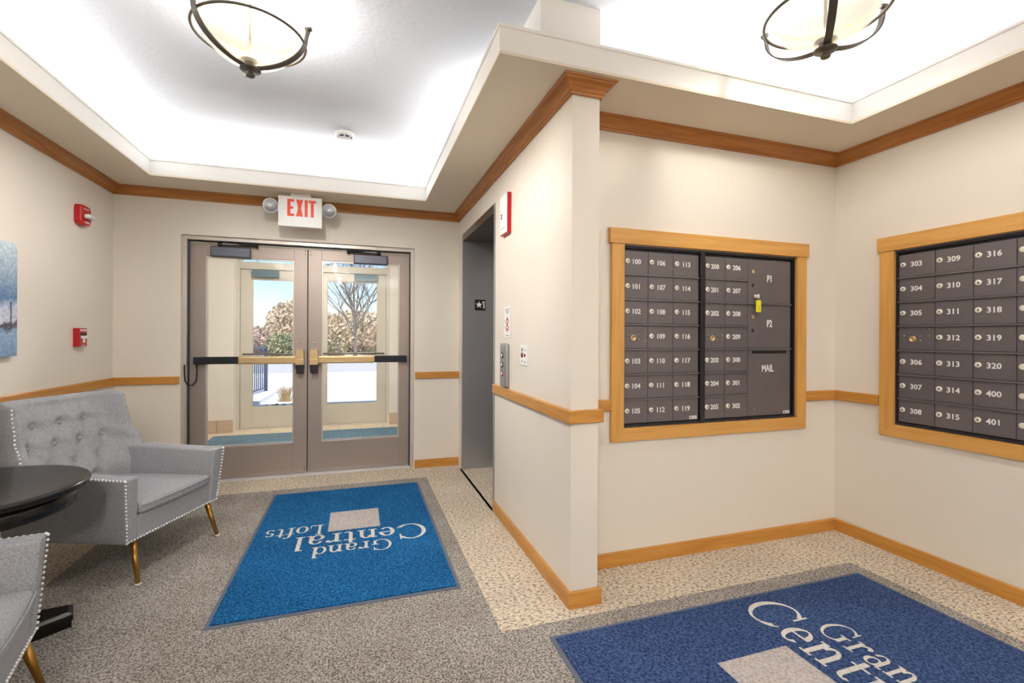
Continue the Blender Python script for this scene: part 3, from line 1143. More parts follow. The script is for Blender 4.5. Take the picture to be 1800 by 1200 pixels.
# pull station
ps = empty('pull_station', (XL, 4.155, 1.205))
tag(ps, 'red manual fire alarm box with white T-shaped pull handle', 'fire alarm')
MB().box(XL + .0005, XL + .038, 4.107, 4.205, 1.208, 1.340, .003).build('housing', M_RED, ps, True)
mb = MB()
mb.box(XL + .0383, XL + .046, 4.122, 4.192, 1.266, 1.286, .002)
mb.box(XL + .0383, XL + .046, 4.146, 4.166, 1.236, 1.2655, .002)
mb.build('pull_handle', M_PLASTIC, ps, True)
bx('recess', XL + .0382, XL + .0386, 4.120, 4.194, 1.288, 1.306, M_BLACK, ps)
mb = MB()
for y0, y1, z0, z1 in ((4.116, 4.140, 1.318, 1.332), (4.146, 4.164, 1.318, 1.332), (4.170, 4.198, 1.318, 1.332), (4.130, 4.182, 1.214, 1.219)):
    mb.box(XL + .0382, XL + .0386, y0, y1, z0, z1)
mb.build('print', M_NUM, ps, True)

# annunciator beside the elevator
an = empty('alarm_box', (XP, 3.05, 2.0))
tag(an, 'white-faced alarm box with red sides above the elevator call button', 'alarm box')
MB().box(.938, XP - .0005, 2.967, 3.128, 1.990, 2.258, .002).build('back_box', M_RED, an, True)
MB().box(.934, .9378, 2.970, 3.126, 1.994, 2.254, .001).build('face_plate', M_PLASTIC, an, True)
mb = MB()
for zz in (2.126, 2.106):
    mb.lathe([(.008, 0), (.008, .003)], 12, T=Matrix.Translation((.934, 3.085, zz)) @ Matrix.Rotation(-PI / 2, 4, 'Y'))
mb.build('indicator', M_BLACK, an, True)
bx('print', .9336, .934, 3.01, 3.11, 2.030, 2.034, M_CLOSER, an)

# notice sign (in case of fire)
sg = empty('notice_sign', (XP, 3.03, 1.28))
tag(sg, 'white fire notice plate with red and grey symbol above the call button', 'sign')
MB().box(.961, XP - .0005, 2.965, 3.098, 1.285, 1.500, .0015).build('plate', M_PLASTIC, sg, True)
def ywbox(mb, y0, y1, z0, z1, x=.9606):
    mb.box(x, x + .0004, y0, y1, z0, z1)
mb = MB()
for i, (a, b) in enumerate(((2.985, 3.075), (2.99, 3.07), (3.0, 3.06))): ywbox(mb, a, b, 1.476 - i * .012, 1.481 - i * .012)
ywbox(mb, 3.0, 3.06, 1.298, 1.303)
mb.add([(.9606, 3.03, 1.435), (.9606, 3.045, 1.415), (.9606, 3.015, 1.415)], [(0, 1, 2)])
mb.build('print', M_CLOSER, sg, True)
mb = MB()
n = 20
for a0, a1 in ((.1, .9), (1.1, 1.9)):
    for q in range(n):
        t0, t1 = PI * (a0 + (a1 - a0) * q / n), PI * (a0 + (a1 - a0) * (q + 1) / n)
        r0, r1 = .03, .042
        mb.quad(*[(.9606, 3.032 + r * math.cos(t), 1.375 + r * math.sin(t)) for r, t in ((r0, t0), (r1, t0), (r1, t1), (r0, t1))])
ywbox(mb, 3.018, 3.046, 1.36, 1.39)
mb.add([(.9605, 3.032, 1.318), (.9605, 3.05, 1.345), (.9605, 3.014, 1.345)], [(0, 1, 2)])
mb.build('red_symbol', M_RED, sg, True)

# call station
cs = empty('call_station', (XP, 3.05, .95))
tag(cs, 'tall steel elevator call panel with lit buttons', 'call panel')
MB().softbox(.935, XP - .0005, 2.995, 3.120, .950, 1.248, .012, 4).build('panel', mat('call_panel_steel', rgb(176, 178, 184), .3, metal=.8), cs, True)
for i, (zz, m_) in enumerate(((1.165, M_DARK), (1.100, M_DARK), (1.040, M_RED))):
    b = MB().lathe([(.019, 0), (.019, .003)], 18, T=Matrix.Translation((.9352, 3.058, zz)) @ Matrix.Rotation(-PI / 2, 4, 'Y')).build('button', m_, cs, True)
    MB().lathe([(.011, 0), (.011, .003)], 16, T=Matrix.Translation((.932, 3.058, zz)) @ Matrix.Rotation(-PI / 2, 4, 'Y')).build('button_lens', M_NUM, b).location = -wloc(b)

# key switch plate
kp = empty('key_switch', (XP, 2.70, 1.12))
tag(kp, 'small white switch plate with two red dots beside the call panel', 'switch plate')
MB().box(.960, XP - .0005, 2.634, 2.762, 1.118, 1.240, .002).build('plate', M_PLASTIC, kp, True)
mb = MB()
for y, r in ((2.722, .017), (2.672, .010)):
    mb.lathe([(r, 0), (r * .9, .004)], 16, T=Matrix.Translation((.9598, y, 1.180)) @ Matrix.Rotation(-PI / 2, 4, 'Y'))
mb.build('indicator', mat('dark_red_dot', rgb(120, 14, 30), .3), kp, True)
mb = MB()
for y, z in ((2.668, 1.212), (2.668, 1.139), (2.726, 1.145)):
    mb.lathe([(.005, 0), (.005, .001)], 10, T=Matrix.Translation((.9598, y, z)) @ Matrix.Rotation(-PI / 2, 4, 'Y'))
mb.box(.9594, .9598, 2.712, 2.736, 1.203, 1.222)
mb.build('screw', M_CLOSER, kp, True)

# painting
pa = empty('canvas_painting', (XL, 3.02, 1.168))
tag(pa, 'unframed canvas of wintry trees in blue, grey and white on the wall', 'painting')
bx('canvas', XL + .0005, XL + .035, 2.57, 3.474, 1.168, 1.815, painting_mat(), pa)
mb = MB()
for i in range(9):
    y = 2.62 + i * .1 + rnd.uniform(-.03, .03)
    mb.box(XL + .0351, XL + .0356, y - rnd.uniform(.004, .008), y + rnd.uniform(.004, .008), 1.34, 1.34 + rnd.uniform(.12, .2))
mb.build('painted_trunk', mat('paint_dark', rgb(52, 60, 84), .6), pa, True)

# smoke detector
sd = empty('smoke_detector', (-.109, 3.915, ZC))
tag(sd, 'round white smoke detector on the upper ceiling', 'smoke detector')
MB().lathe([(.062, -.028), (.073, -.020), (.076, -.002), (.076, 0)], 32).build('mounting_ring', M_PLASTIC, sd)
MB().lathe([(.050, -.050), (.056, -.047), (.057, -.044)], 32).build('cap', M_PLASTIC, sd)
MB().lathe([(.052, -.0438), (.054, -.0285)], 24).build('vent', M_CLOSER, sd)
for i in range(8):
    a = i * PI / 4
    MB().box(-.004, .004, .0545, .058, -.0438, -.0285, 0, Matrix.Rotation(a, 4, 'Z')).build('vent_rib', M_PLASTIC, sd)

# ================================================================== EXIT SIGN
ex = empty('exit_sign', (-.48, 4.45, ZS))
tag(ex, 'white emergency sign with red EXIT letters and two spot lamps', 'exit sign')
EY = 4.42
sx0, sx1, sz0, sz1 = -.655, -.308, 2.235, 2.495
MB().box(sx0, sx1, EY, EY + .055, sz0, sz1, .004).build('housing', M_PLASTIC, ex, True)
MB().box(-.56, -.40, EY + .005, EY + .05, sz1 + .0005, ZS - .0005, .002).build('canopy', M_PLASTIC, ex, True)
W, H = sx1 - sx0, sz1 - sz0
zt, zb = sz1 - H * .10, sz1 - H * .66


def exbox(mb, a, b, c_, d):
    mb.box(a, b, EY - .001, EY - .0002, c_, d)


st = .024
xE, xX, xI, xT = sx0 + W * .205, sx0 + W * .405, sx0 + W * .600, sx0 + W * .690
def letter(fn):
    mb = MB()
    fn(mb)
    return mb.build('letter', M_EXITRED, ex, True)
hm = (zt - zb)
letter(lambda m: (exbox(m, xE, xE + st, zb, zt), exbox(m, xE + st, xE + W * .155, zt - st * .9, zt), exbox(m, xE + st, xE + W * .155, zb, zb + st * .9), exbox(m, xE + st, xE + W * .13, (zt + zb) / 2 - st * .45, (zt + zb) / 2 + st * .45)))
xw = W * .155
def Xl(m):
    for s in (0, 1):
        a, b = (xX, xX + xw - st) if s == 0 else (xX + xw - st, xX)
        yy = EY - .0008 - s * .0004
        m.add([(a, yy, zt), (a + st, yy, zt), (b + st, yy, zb), (b, yy, zb)], [(0, 1, 2, 3)])
letter(Xl)
letter(lambda m: exbox(m, xI, xI + st, zb, zt))
letter(lambda m: (exbox(m, xT, xT + W * .17, zt - st * .9, zt), exbox(m, xT + W * .085 - st / 2, xT + W * .085 + st / 2, zb, zt - st * .9)))
for s, hx, hz in ((-1, -.722, 2.410), (1, -.243, 2.402)):
    T_ = Matrix.Translation((hx, EY + .035, hz)) @ Matrix.Rotation(s * -.25, 4, 'Z') @ Matrix.Rotation(PI / 2 + .25, 4, 'X')
    hd = MB().lathe([(.030, -.045), (.052, -.02), (.060, .02), (.061, .034), (.055, .034)], 28, T=T_).build('lamp_head', M_PLASTIC, ex, True)
    ln = MB().lathe([(.054, .0345), (.048, .028), (.02, .0265), (.018, .034), (.002, .036)], 28, T=T_).build('lamp_lens', M_LENS, hd)
    ln.location = -wloc(hd)
    xa, xb = (hx + .03, sx0) if s < 0 else (sx1, hx - .03)
    MB().tube([(xa, EY + .04, 2.39), (xb, EY + .04, 2.39)], .022, 12).build('lamp_neck', M_PLASTIC, ex, True)

# ================================================================== CEILING LAMPS
def ceiling_lamp(loc, label, dim=1.0):
    e = empty('bowl_pendant', loc)
    tag(e, label, 'ceiling lamp', 'bowl ceiling lamps')
    zr = 2.70 - ZC
    MB().lathe([(.085, -.028), (.10, -.022), (.105, 0)], 32).build('ceiling_plate', M_PLASTIC, e)
    MB().tube([(0, 0, -.02), (0, 0, zr - .15)], .008, 10).build('stem', M_IRON, e)
    R = .205
    prof = []
    for i in range(15):
        t = i / 14
        prof.append((max(.012, R * math.sin(t * PI / 2 * .97) ** .95), zr - .125 + .150 * (1 - math.cos(t * PI / 2))))
    prof += [(R + .006, zr + .027), (R + .002, zr + .030)]
    inner = [(r - .005, z + .004) for r, z in prof[::-1] if r > .02]
    MB().lathe(prof + inner, 56).build('glass_bowl', M_BOWL, e)
    # shielded bulbs: most of the light goes down through the glass, a little spills up
    for kind, watt, dz in (('SPOT', LAMP_WATT, -.055), ('POINT', LAMP_WATT * .08, .045)):
        bl = bpy.data.lights.new('bulb_glow', kind)
        bl.energy = watt * dim
        bl.color = (0.985, 0.99, 1.0)
        bl.shadow_soft_size = 0.035
        if kind == 'SPOT':
            bl.spot_size = math.radians(175)
            bl.spot_blend = 0.4
        bo = bpy.data.objects.new('bulb_glow', bl)
        COL.objects.link(bo)
        bo.location = (loc[0] + .03, loc[1] + .02, ZC + zr + dz)
    rr = .238
    MB().tube([(rr * math.cos(a), rr * math.sin(a), zr) for a in [2 * PI * i / 64 for i in range(65)]], .0065, 8).build('ring', M_IRON, e)
    for ang in (-135, -15, 105):
        A = math.radians(ang)
        mb = MB()
        n = 22
        path = []
        for i in range(n + 1):
            t = i / n * PI / 2 * 1.18
            path.append((.022 + .232 * math.sin(min(t, PI / 2)) + (.012 if t > PI / 2 else 0) * (t - PI / 2) / .28, zr - .142 + .150 * (1 - math.cos(t))))
        wv, ff = [], []
        for i, (r, z) in enumerate(path):
            a = path[max(i - 1, 0)]
            b = path[min(i + 1, n)]
            tx, tz = b[0] - a[0], b[1] - a[1]
            l = math.hypot(tx, tz)
            nx_, nz_ = tz / l, -tx / l
            for (hw, th) in ((-.015, 0), (.015, 0), (.015, .006), (-.015, .006)):
                x_, z_ = r + nx_ * th, z + nz_ * th
                wv.append((x_ * math.cos(A) - hw * math.sin(A), x_ * math.sin(A) + hw * math.cos(A), z_))
        for i in range(n):
            for q in range(4):
                ff.append((i * 4 + q, i * 4 + (q + 1) % 4, (i + 1) * 4 + (q + 1) % 4, (i + 1) * 4 + q))
        ff += [(3, 2, 1, 0), tuple(4 * n + q for q in range(4))]
        mb.add(wv, ff, False)
        o = mb.build('arm', M_IRON, e)
        r, z = path[-1]
        T_ = Matrix.Translation((r * math.cos(A), r * math.sin(A), z)) @ Matrix.Rotation(A, 4, 'Z')
        MB().lathe([(.009, -.016), (.011, -.012), (.011, .012), (.009, .016)], 10, T=T_ @ Matrix.Rotation(PI / 2, 4, 'Y')).build('end_nut', M_IRON, o)
    MB().lathe([(.004, zr - .190), (.017, zr - .187), (.020, zr - .180), (.015, zr - .171), (.010, zr - .166), (.016, zr - .160), (.045, zr - .156), (.046, zr - .150), (.026, zr - .142), (.026, zr - .124), (.044, zr - .117), (.044, zr - .112)], 28).build('finial', M_IRON, e)
    return e


ceiling_lamp((-.49, 2.49, ZC), 'glass bowl ceiling lamp with metal ring over the armchairs and entrance mat', 0.68)
ceiling_lamp((1.93, 1.515, ZC), 'glass bowl ceiling lamp with metal ring in the mailbox nook', 0.17)
# unseen copies of the bowl lamp, added behind the camera as fill light
for x_, y_, lab, dm in ((-.49, -.7, 'left of the lobby behind the armchairs', .62), (1.93, -.7, 'right of the lobby past the mailboxes', .27), (-.49, -3.0, 'rear left corner of the lobby', .75), (1.93, -3.0, 'rear right corner of the lobby', .45)):
    ceiling_lamp((x_, y_, ZC), 'added unseen fill lamp, glass bowl with metal ring, over the ' + lab, dm)
# ================================================================== MATS
LAYER = [0]


def lift():
    # strands of pile overlap: every stroke sits a hair above the one before
    LAYER[0] += 1
    return (LAYER[0] % 60) * 2.5e-5


def ring_arc(mb, cx, cy, rx, ry, ix, iy, a0, a1, T, n=26):
    lz = lift()
    for q in range(n):
        t0 = math.radians(a0 + (a1 - a0) * q / n)
        t1 = math.radians(a0 + (a1 - a0) * (q + 1) / n)
        P = [(cx + r * math.cos(t), cy + s * math.sin(t), lz) for r, s, t in ((ix, iy, t0), (rx, ry, t0), (rx, ry, t1), (ix, iy, t1))]
        mb.quad(*P, T=T)


def bar(mb, x0, x1, y0, y1, T):
    lz = lift()
    mb.quad((x0, y0, lz), (x1, y0, lz), (x1, y1, lz), (x0, y1, lz), T=T)


def glyph(ch, mb, T):
    """plain book-face serif letters drawn from bars and modulated arcs; x-height = 1; returns advance"""
    A = lambda *a: ring_arc(mb, *a, T)
    B = lambda *a: bar(mb, *a, T)
    if ch in 'CG':
        A(.78, .76, .78, .80, .57, .73, 38, 318)
        B(1.30, 1.38, .98, 1.50)
        if ch == 'C':
            A(.80, .40, .66, .44, .60, .40, 290, 350)
            return 1.50
        B(1.14, 1.36, .08, .66)
        B(.98, 1.52, .62, .70)
        return 1.62
    if ch == 'r':
        B(.14, .36, 0, 1.0); B(0, .52, 0, .08); B(0, .2, .92, 1.0)
        A(.60, .62, .30, .40, .22, .26, 50, 150)
        A(.72, .86, .12, .12, 0, 0, 0, 360)
        return .86
    if ch == 'a':
        A(.40, .29, .40, .31, .19, .24, 0, 360)
        B(.62, .83, .1, .72)
        A(.45, .66, .38, .36, .19, .29, 0, 165)
        B(.70, .98, 0, .08)
        return 1.02
    if ch == 'n':
        B(.12, .33, 0, 1.0); B(0, .47, 0, .08); B(0, .2, .92, 1.0)
        A(.60, .60, .36, .42, .15, .32, 0, 165)
        B(.75, .96, 0, .62); B(.63, 1.08, 0, .08)
        return 1.12
    if ch == 'd':
        A(.46, .5, .46, .52, .24, .45, 0, 360)
        B(.72, .94, 0, 1.5); B(.58, .8, 1.42, 1.5); B(.85, 1.08, 0, .08)
        return 1.12
    if ch == 'e':
        A(.46, .5, .46, .52, .23, .45, 8, 318)
        B(.12, .90, .50, .58)
        return .98
    if ch == 't':
        B(.18, .39, .18, 1.28); B(0, .66, .90, .98)
        A(.47, .22, .29, .24, .08, .16, 180, 320)
        return .74
    if ch == 'l':
        B(.14, .36, 0, 1.55); B(0, .2, 1.47, 1.55); B(0, .5, 0, .08)
        return .56
    if ch == 'L':
        B(.15, .38, 0, 1.5); B(0, .55, 1.42, 1.5); B(0, 1.05, 0, .1); B(.97, 1.05, .1, .45)
        return 1.12
    if ch == 'o':
        A(.5, .5, .5, .52, .27, .45, 0, 360)
        return 1.06
    if ch == 'f':
        B(.18, .40, 0, 1.15); B(0, .56, 0, .08); B(0, .66, .90, .98)
        A(.56, 1.14, .38, .42, .16, .34, 45, 180)
        return .70
    if ch == 's':
        A(.38, .74, .34, .28, .15, .20, 25, 265)
        A(.38, .27, .36, .29, .17, .21, -155, 88)
        return .80
    return .5


def word(mb, s, x0, x1, y0, xh, z):
    adv, tot = [], 0
    for ch in s:
        adv.append(tot)
        tot += glyph(ch, MB(), Matrix.Identity(4)) + .06
    sx = (x1 - x0) / tot
    for ch, a in zip(s, adv):
        T_ = Matrix.Translation((x0 + a * sx, y0, z)) @ Matrix.Diagonal((sx, xh, 1, 1))
        glyph(ch, mb, T_)


def logo_mat(loc, rz, pile, label):
    """text reads along local +x, top of the text towards local +y"""
    e = empty('logo_mat', loc, rz)
    tag(e, label, 'floor mat', 'entrance mats with the building name')
    hx, hy = .575, .915
    MB().box(-hx, hx, -hy, hy, 0.0018, .006, .0015).build('rubber_border', M_RUBBER, e)
    MB().softbox(-hx + .020, hx - .020, -hy + .020, hy - .020, .0055, .013, .003, 10).build('pile', pile, e)
    z = .0134
    mb = MB()
    mb.quad((-.213, -.352, z), (.117, -.352, z), (.117, -.004, z), (-.213, -.004, z))
    mb.build('logo_square', M_MATSQ, e)
    mb = MB()
    word(mb, 'Grand', -.268, .20, .218, .098, z)
    mb.build('lettering', M_MATLET, e)
    mb = MB()
    T_ = Matrix.Translation((-.498, .028, z)) @ Matrix.Diagonal((.125, .150, 1, 1))
    glyph('C', mb, T_)
    word(mb, 'entral', -.300, .315, .036, .132, z)
    mb.build('lettering', M_MATLET, e)
    mb = MB()
    word(mb, 'Lofts', .150, .505, -.138, .108, z)
    mb.build('lettering', M_MATLET, e)
    return e


logo_mat((-.067, 3.275, 0), PI, M_MATLIT, 'blue entrance mat, pile tinted as daylit, lettered Grand Central Lofts in front of the glass doors')
logo_mat((1.6975, 1.280, 0), -PI / 2, M_MATDIM, 'blue mat, same pile tinted as dimly lit, lettered Grand Central Lofts on the floor below the mailboxes')

# ================================================================== ARMCHAIRS
def lerp_tab(tab, z):
    if z <= tab[0][0]: return tab[0][1]
    for (a, va), (b, vb) in zip(tab, tab[1:]):
        if z <= b:
            t = (z - a) / (b - a)
            t = t * t * (3 - 2 * t)
            return va + (vb - va) * t
    return tab[-1][1]


BTN = [(-.15, .775), (0, .775), (.15, .775), (-.222, .665), (-.074, .665), (.074, .665), (.222, .665), (-.15, .552), (0, .552), (.15, .552), (-.074, .45), (.074, .45)]
HWT = [(.22, .345), (.56, .352), (.62, .365), (.70, .345), (.90, .335)]
DWT = [(.22, -.58), (.56, -.535), (.62, -.56), (.72, -.615), (.90, -.645)]
DCT = [(.22, -.55), (.45, -.585), (.66, -.68), (.78, -.735), (.90, -.785)]
DBT = [(.22, -.70), (.60, -.79), (.90, -.865)]


def back_front(s, z):
    """front surface depth of the backrest at lateral s (-1..1) and height z"""
    hw = lerp_tab(HWT, z)
    x = s * hw
    dw, dc = lerp_tab(DWT, z), lerp_tab(DCT, z)
    a = abs(s)
    k = min(1, max(0, (a - .66) / .30))
    k = k * k * (3 - 2 * k)
    d = dc + (dw - dc) * k
    # rounded outer edge of the wing
    if a > .94: d -= .03 * ((a - .94) / .06) ** 2
    dep = 0
    for bx_, bz in BTN:
        r2 = ((x - bx_) ** 2 + (z - bz) ** 2)
        dep = max(dep, .034 * math.exp(-r2 / .0011))
    # pleats between neighbouring buttons and up to the top edge
    for (ax, az) in BTN:
        for (bx_, bz) in BTN:
            if bz < az and abs(abs(ax - bx_) - .075) < .02 and az - bz < .14:
                t = max(0, min(1, ((x - ax) * (bx_ - ax) + (z - az) * (bz - az)) / ((bx_ - ax) ** 2 + (bz - az) ** 2)))
                q = (x - ax - t * (bx_ - ax)) ** 2 + (z - az - t * (bz - az)) ** 2
                dep = max(dep, .009 * math.exp(-q / .00018))
        if az > .77 and z > az:
            dep = max(dep, .012 * math.exp(-(x - ax) ** 2 / .00018))
    return x, d - dep * (1 - k)


def make_chair(label):
    e = empty('tufted_armchair')
    tag(e, label, 'armchair', 'grey tufted armchairs')
    # seat box
    def base_fn(x, y, z):
        return (x * (1 + .06 * (z - .215) / .12), y, z)
    MB().softbox(-.27, .27, -.70, -.038, .215, .345, .012, 4, base_fn).build('seat_frame', M_FABRIC, e)
    # cushion with a soft crown
    def cush(x, y, z):
        u = max(0, 1 - (x / .26) ** 2)
        v_ = max(0, 1 - ((y + .32) / .31) ** 2)
        if z > .37: z += .022 * (u * v_) ** .6
        return (x, y + .012 * u * (1 if y > -.1 else 0), z)
    cu = MB().softbox(-.262, .262, -.61, -.022, .346, .405, .022, 10, cush).build('seat_cushion', M_FABRIC, e)
    # welt round the cushion front
    wl = [(-.258 + .516 * i / 24, -.0195 + .012 * max(0, 1 - ((-.258 + .516 * i / 24) / .26) ** 2), .394 + .0) for i in range(25)]
    MB().tube(wl, .0035, 6).build('welt', M_FABRIC, cu)
    # arms
    for s in (-1, 1):
        def arm_fn(x, y, z, s=s):
            t = (z - .215) / .345
            out = .302 + .026 * t                 # centre line leans outwards
            fw = -.005 * t
            th = .80 + .30 * t
            lift = .018 * max(0, (-y - .1) / .45) * max(0, t)
            return (s * (out + x * th), y + (.022 * t if y > -.2 else 0), z + lift)
        mb = MB().softbox(-.041, .041, -.72, -.035, .2148, .560, .014, 8, arm_fn)
        if s < 0: mb.f = [f[::-1] for f in mb.f]
        a_ = mb.build('arm', M_FABRIC, e)
    # backrest shell
    NS, NT = 72, 74
    zs = [.22 + (.905 - .22) * j / (NT - 1) for j in range(NT)]
    verts, faces = [], []
    nb = 16
    ring_n = NS + 1 + nb
    for j, z in enumerate(zs):
        ringp = []
        for i in range(NS + 1):
            s = -1 + 2 * i / NS
            x, d = back_front(s, z)
            ringp.append((x, d, z))
        hw, db = lerp_tab(HWT, z), lerp_tab(DBT, z)
        for i in range(nb):
            s = 1 - 2 * (i + .5) / nb
            x = s * hw * .985
            ringp.append((x, db + .05 * abs(s) ** 4, z))
        verts += ringp
    for (sh, dz) in ((.30, .012), (.62, .019), (.90, .022)):
        top = verts[(NT - 1) * ring_n:NT * ring_n]
        for i, (x, d, z) in enumerate(top):
            hw = lerp_tab(HWT, .9)
            mid = (lerp_tab(DBT, .9) + (back_front(max(-1, min(1, x / hw)), .905)[1])) / 2
            verts.append((x * (1 - .018 * sh), d + (mid - d) * sh, z + dz))
    nr = NT + 3
    for j in range(nr - 1):
        for i in range(ring_n):
            faces.append((j * ring_n + i, j * ring_n + (i + 1) % ring_n, (j + 1) * ring_n + (i + 1) % ring_n, (j + 1) * ring_n + i))
    faces.append(tuple(range(ring_n - 1, -1, -1)))
    faces.append(tuple((nr - 1) * ring_n + i for i in range(ring_n)))
    bk = MB().add(verts, faces, True).build('backrest', M_FABRIC, e)
    bt = MB().lathe([(.0135, -.004), (.0135, .001), (.009, .006), (.002, .008)], 14, T=Matrix.Rotation(-PI / 2, 4, 'X')).build('button', M_FABRIC, bk)
    for i, (x, z) in enumerate(BTN):
        o = bt if i == 0 else bpy.data.objects.new('button', bt.data)
        if i:
            o.parent = bk
            COL.objects.link(o)
        hw = lerp_tab(HWT, z)
        o.location = (x, back_front(x / hw, z)[1] + .005, z)
    # nailheads
    nails = MB()
    def run(p, q, step=.0190):
        p, q = Vector(p), Vector(q)
        n_ = max(1, int((q - p).length / step))
        for i in range(n_ + 1):
            nails.sphere(p + (q - p) * i / n_, .0068, 6, 4)
    for s in (-1, 1):
        run((s * .335, -.034, .225), (s * .369, -.012, .548))
        run((s * .369, -.018, .552), (s * .372, -.52, .572))
        prev = None
        for j in range(60):
            z = .575 + (.895 - .575) * j / 59
            p = Vector((s * (lerp_tab(HWT, z) - .004), lerp_tab(DWT, z) - .022, z))
            if prev is None or (p - prev).length > .0190:
                nails.sphere(p, .0068, 6, 4)
                prev = p
    run((-.325, -.036, .226), (.325, -.036, .226))
    nl = nails.build('nailhead_trim', M_NAIL, e)
    nl['kind'] = 'stuff'
    # legs
    for s in (-1, 1):
        for (y0, y1) in ((-.055, -.005), (-.63, -.70)):
            lg = MB().tube([(s * .275, y0, .214), (s * .300, y1, .006)], [.0165, .0105], 14).build('leg', M_GOLD, e)
            MB().lathe([(.013, 0), (.016, .003), (.015, .008), (.010, .009)], 16, T=Matrix.Translation((s * .3005, y1 + (.0012 if y1 > -.1 else -.0012), 0))).build('foot', M_FOOT, lg)
    return e


ch1 = make_chair('grey tufted armchair between the round table and the glass doors')
ch2 = copy_tree(ch1)
ch2['label'] = 'grey armchair on the other side of the round table from the doors'
ch1.location = (-.964, 3.179, .0015)
ch1.rotation_euler = (0, 0, math.atan2(-.932, -.3615))
ch2.location = (-.98, 1.835, .0015)
ch2.rotation_euler = (0, 0, math.atan2(-.96, .27))

# ================================================================== ROUND TABLE
tb_ = empty('round_side_table', (-1.517, 2.475, .0015))
tag(tb_, 'round espresso pedestal table with a polished top between the armchairs', 'table')
TZ = .660
R = .394
MB().lathe([(R - .030, TZ - .032), (R - .012, TZ - .030), (R - .006, TZ - .022), (R - .010, TZ - .018), (R, TZ - .013), (R, TZ - .006), (R - .006, TZ), (R - .03, TZ)], 72, True).build('table_top', M_TABLE, tb_)
MB().lathe([(R - .052, TZ - .105), (R - .048, TZ - .101), (R - .048, TZ - .0325)], 72).build('apron', M_TABLE, tb_)
MB().lathe([(.085, .075), (.085, .095), (.055, .12), (.045, .16), (.07, .24), (.078, .30), (.06, .38), (.042, .44), (.05, .47), (.09, .50), (.10, .554)], 36).build('pedestal', M_TABLE, tb_)


def plinth(rc, cl, conc):
    pts = []
    for k in range(4):
        a = math.radians(24) + k * PI / 2
        u = Vector((math.cos(a), math.sin(a)))
        w = Vector((-u.y, u.x))
        pts += [u * rc - w * cl, u * rc + w * cl]
        a2 = a + PI / 4
        pts.append(Vector((math.cos(a2), math.sin(a2))) * conc)
    return [(p.x, p.y) for p in pts]


mb = MB()
mb.poly_prism(plinth(.330, .042, .150), .0, .030)
mb.build('plinth', M_TABLE, tb_)
mb = MB()
lo_, hi_ = plinth(.335, .046, .155), plinth(.318, .036, .140)
n = len(lo_)
v = [(x, y, .0305) for x, y in lo_] + [(x, y, .056) for x, y in lo_] + [(x, y, .068) for x, y in hi_]
f = [tuple(range(n - 1, -1, -1)), tuple(range(2 * n, 3 * n))]
for r in range(2):
    f += [(r * n + i, r * n + (i + 1) % n, (r + 1) * n + (i + 1) % n, (r + 1) * n + i) for i in range(n)]
mb.add(v, f)
mb.build('plinth_top', M_TABLE, tb_)
# ================================================================== OUTDOORS
M_CONC = mat('concrete', rgb(222, 224, 226), .9, spec=.2, var=.06, vscale=3)
M_ROAD = mat('asphalt', rgb(186, 186, 188), .95, spec=.1, var=.06, vscale=2)
M_LAWN = mat('dry_lawn', rgb(204, 196, 178), .95, spec=.1, var=.2, vscale=8, bump=.5, bscale=30)
M_RAILM = mat('railing_paint', rgb(52, 68, 96), .5)
M_BARK = mat('bark', rgb(112, 100, 96), .9, var=.2, vscale=30)
M_BRICK = mat('facade', rgb(200, 186, 165), .9)
M_DRYGRASS = mat('straw', rgb(186, 158, 116), .9)
M_ROCK = mat('rock', rgb(120, 122, 130), .9, var=.3, vscale=6)
GZ = -.06
struct(bx('ground', -60, 60, 7.5, 90, GZ - .2, GZ, M_CONC))
struct(bx('street', -60, 60, 17.5, 25.0, GZ, GZ + .004, M_ROAD))
struct(bx('curb', -60, 60, 17.2, 17.5, GZ, GZ + .10, M_CONC))
struct(bx('curb', -60, 60, 25.0, 25.3, GZ, GZ + .12, M_CONC))
struct(bx('lawn', -60, 60, 25.3, 90, GZ, GZ + .10, M_LAWN))
# the building that goes on above and beside the lobby
mb = MB()
mb.box(-9, 12, -5.5, 7.45, 3.0, 3.7)
mb.box(-9, VX0 - .12, 7.2, 7.45, GZ, 3.0)
mb.box(VX1 + .12, 12, 7.2, 7.45, GZ, 3.0)
mb.box(VX0 - .12, VX1 + .12, 7.421, 7.45, 2.52, 3.0)
struct(mb.build('wall_facade', M_BRICK))

# low concrete wall with railing
cw = empty('concrete_wall', (-2.1, 9.9, GZ))
tag(cw, 'low pale concrete wall under the dark railing outside', 'wall')
mb = MB()
mb.poly_prism([(-3.1, 8.0), (-1.90, 8.0), (-1.78, 12.3), (-3.1, 12.3)], GZ + .001, .02)
mb.build('coping', M_CONC, cw, True)
rl = empty('railing', (-2.2, 10.0, .02))
tag(rl, 'dark blue metal railing with upright bars outside the glass doors', 'railing')
ra, rb = Vector((-2.62, 9.0)), Vector((-2.02, 12.05))
n = 30
for i in range(n + 1):
    p = ra + (rb - ra) * i / n
    big = i in (0, n)
    r_ = .03 if big else .011
    MB().box(p.x - r_, p.x + r_, p.y - r_, p.y + r_, .0205 if big else .10, 1.04 if big else 1.0).build('post' if big else 'baluster', M_RAILM, rl, True)
for z0, z1, h_ in ((1.0, 1.045, .025), (.08, .10, .018)):
    d = (rb - ra).normalized()
    w = Vector((-d.y, d.x)) * h_
    pts = [ra + w, ra - w, rb - w, rb + w]
    MB().poly_prism([(p.x, p.y) for p in pts], z0, z1).build('rail', M_RAILM, rl, True)

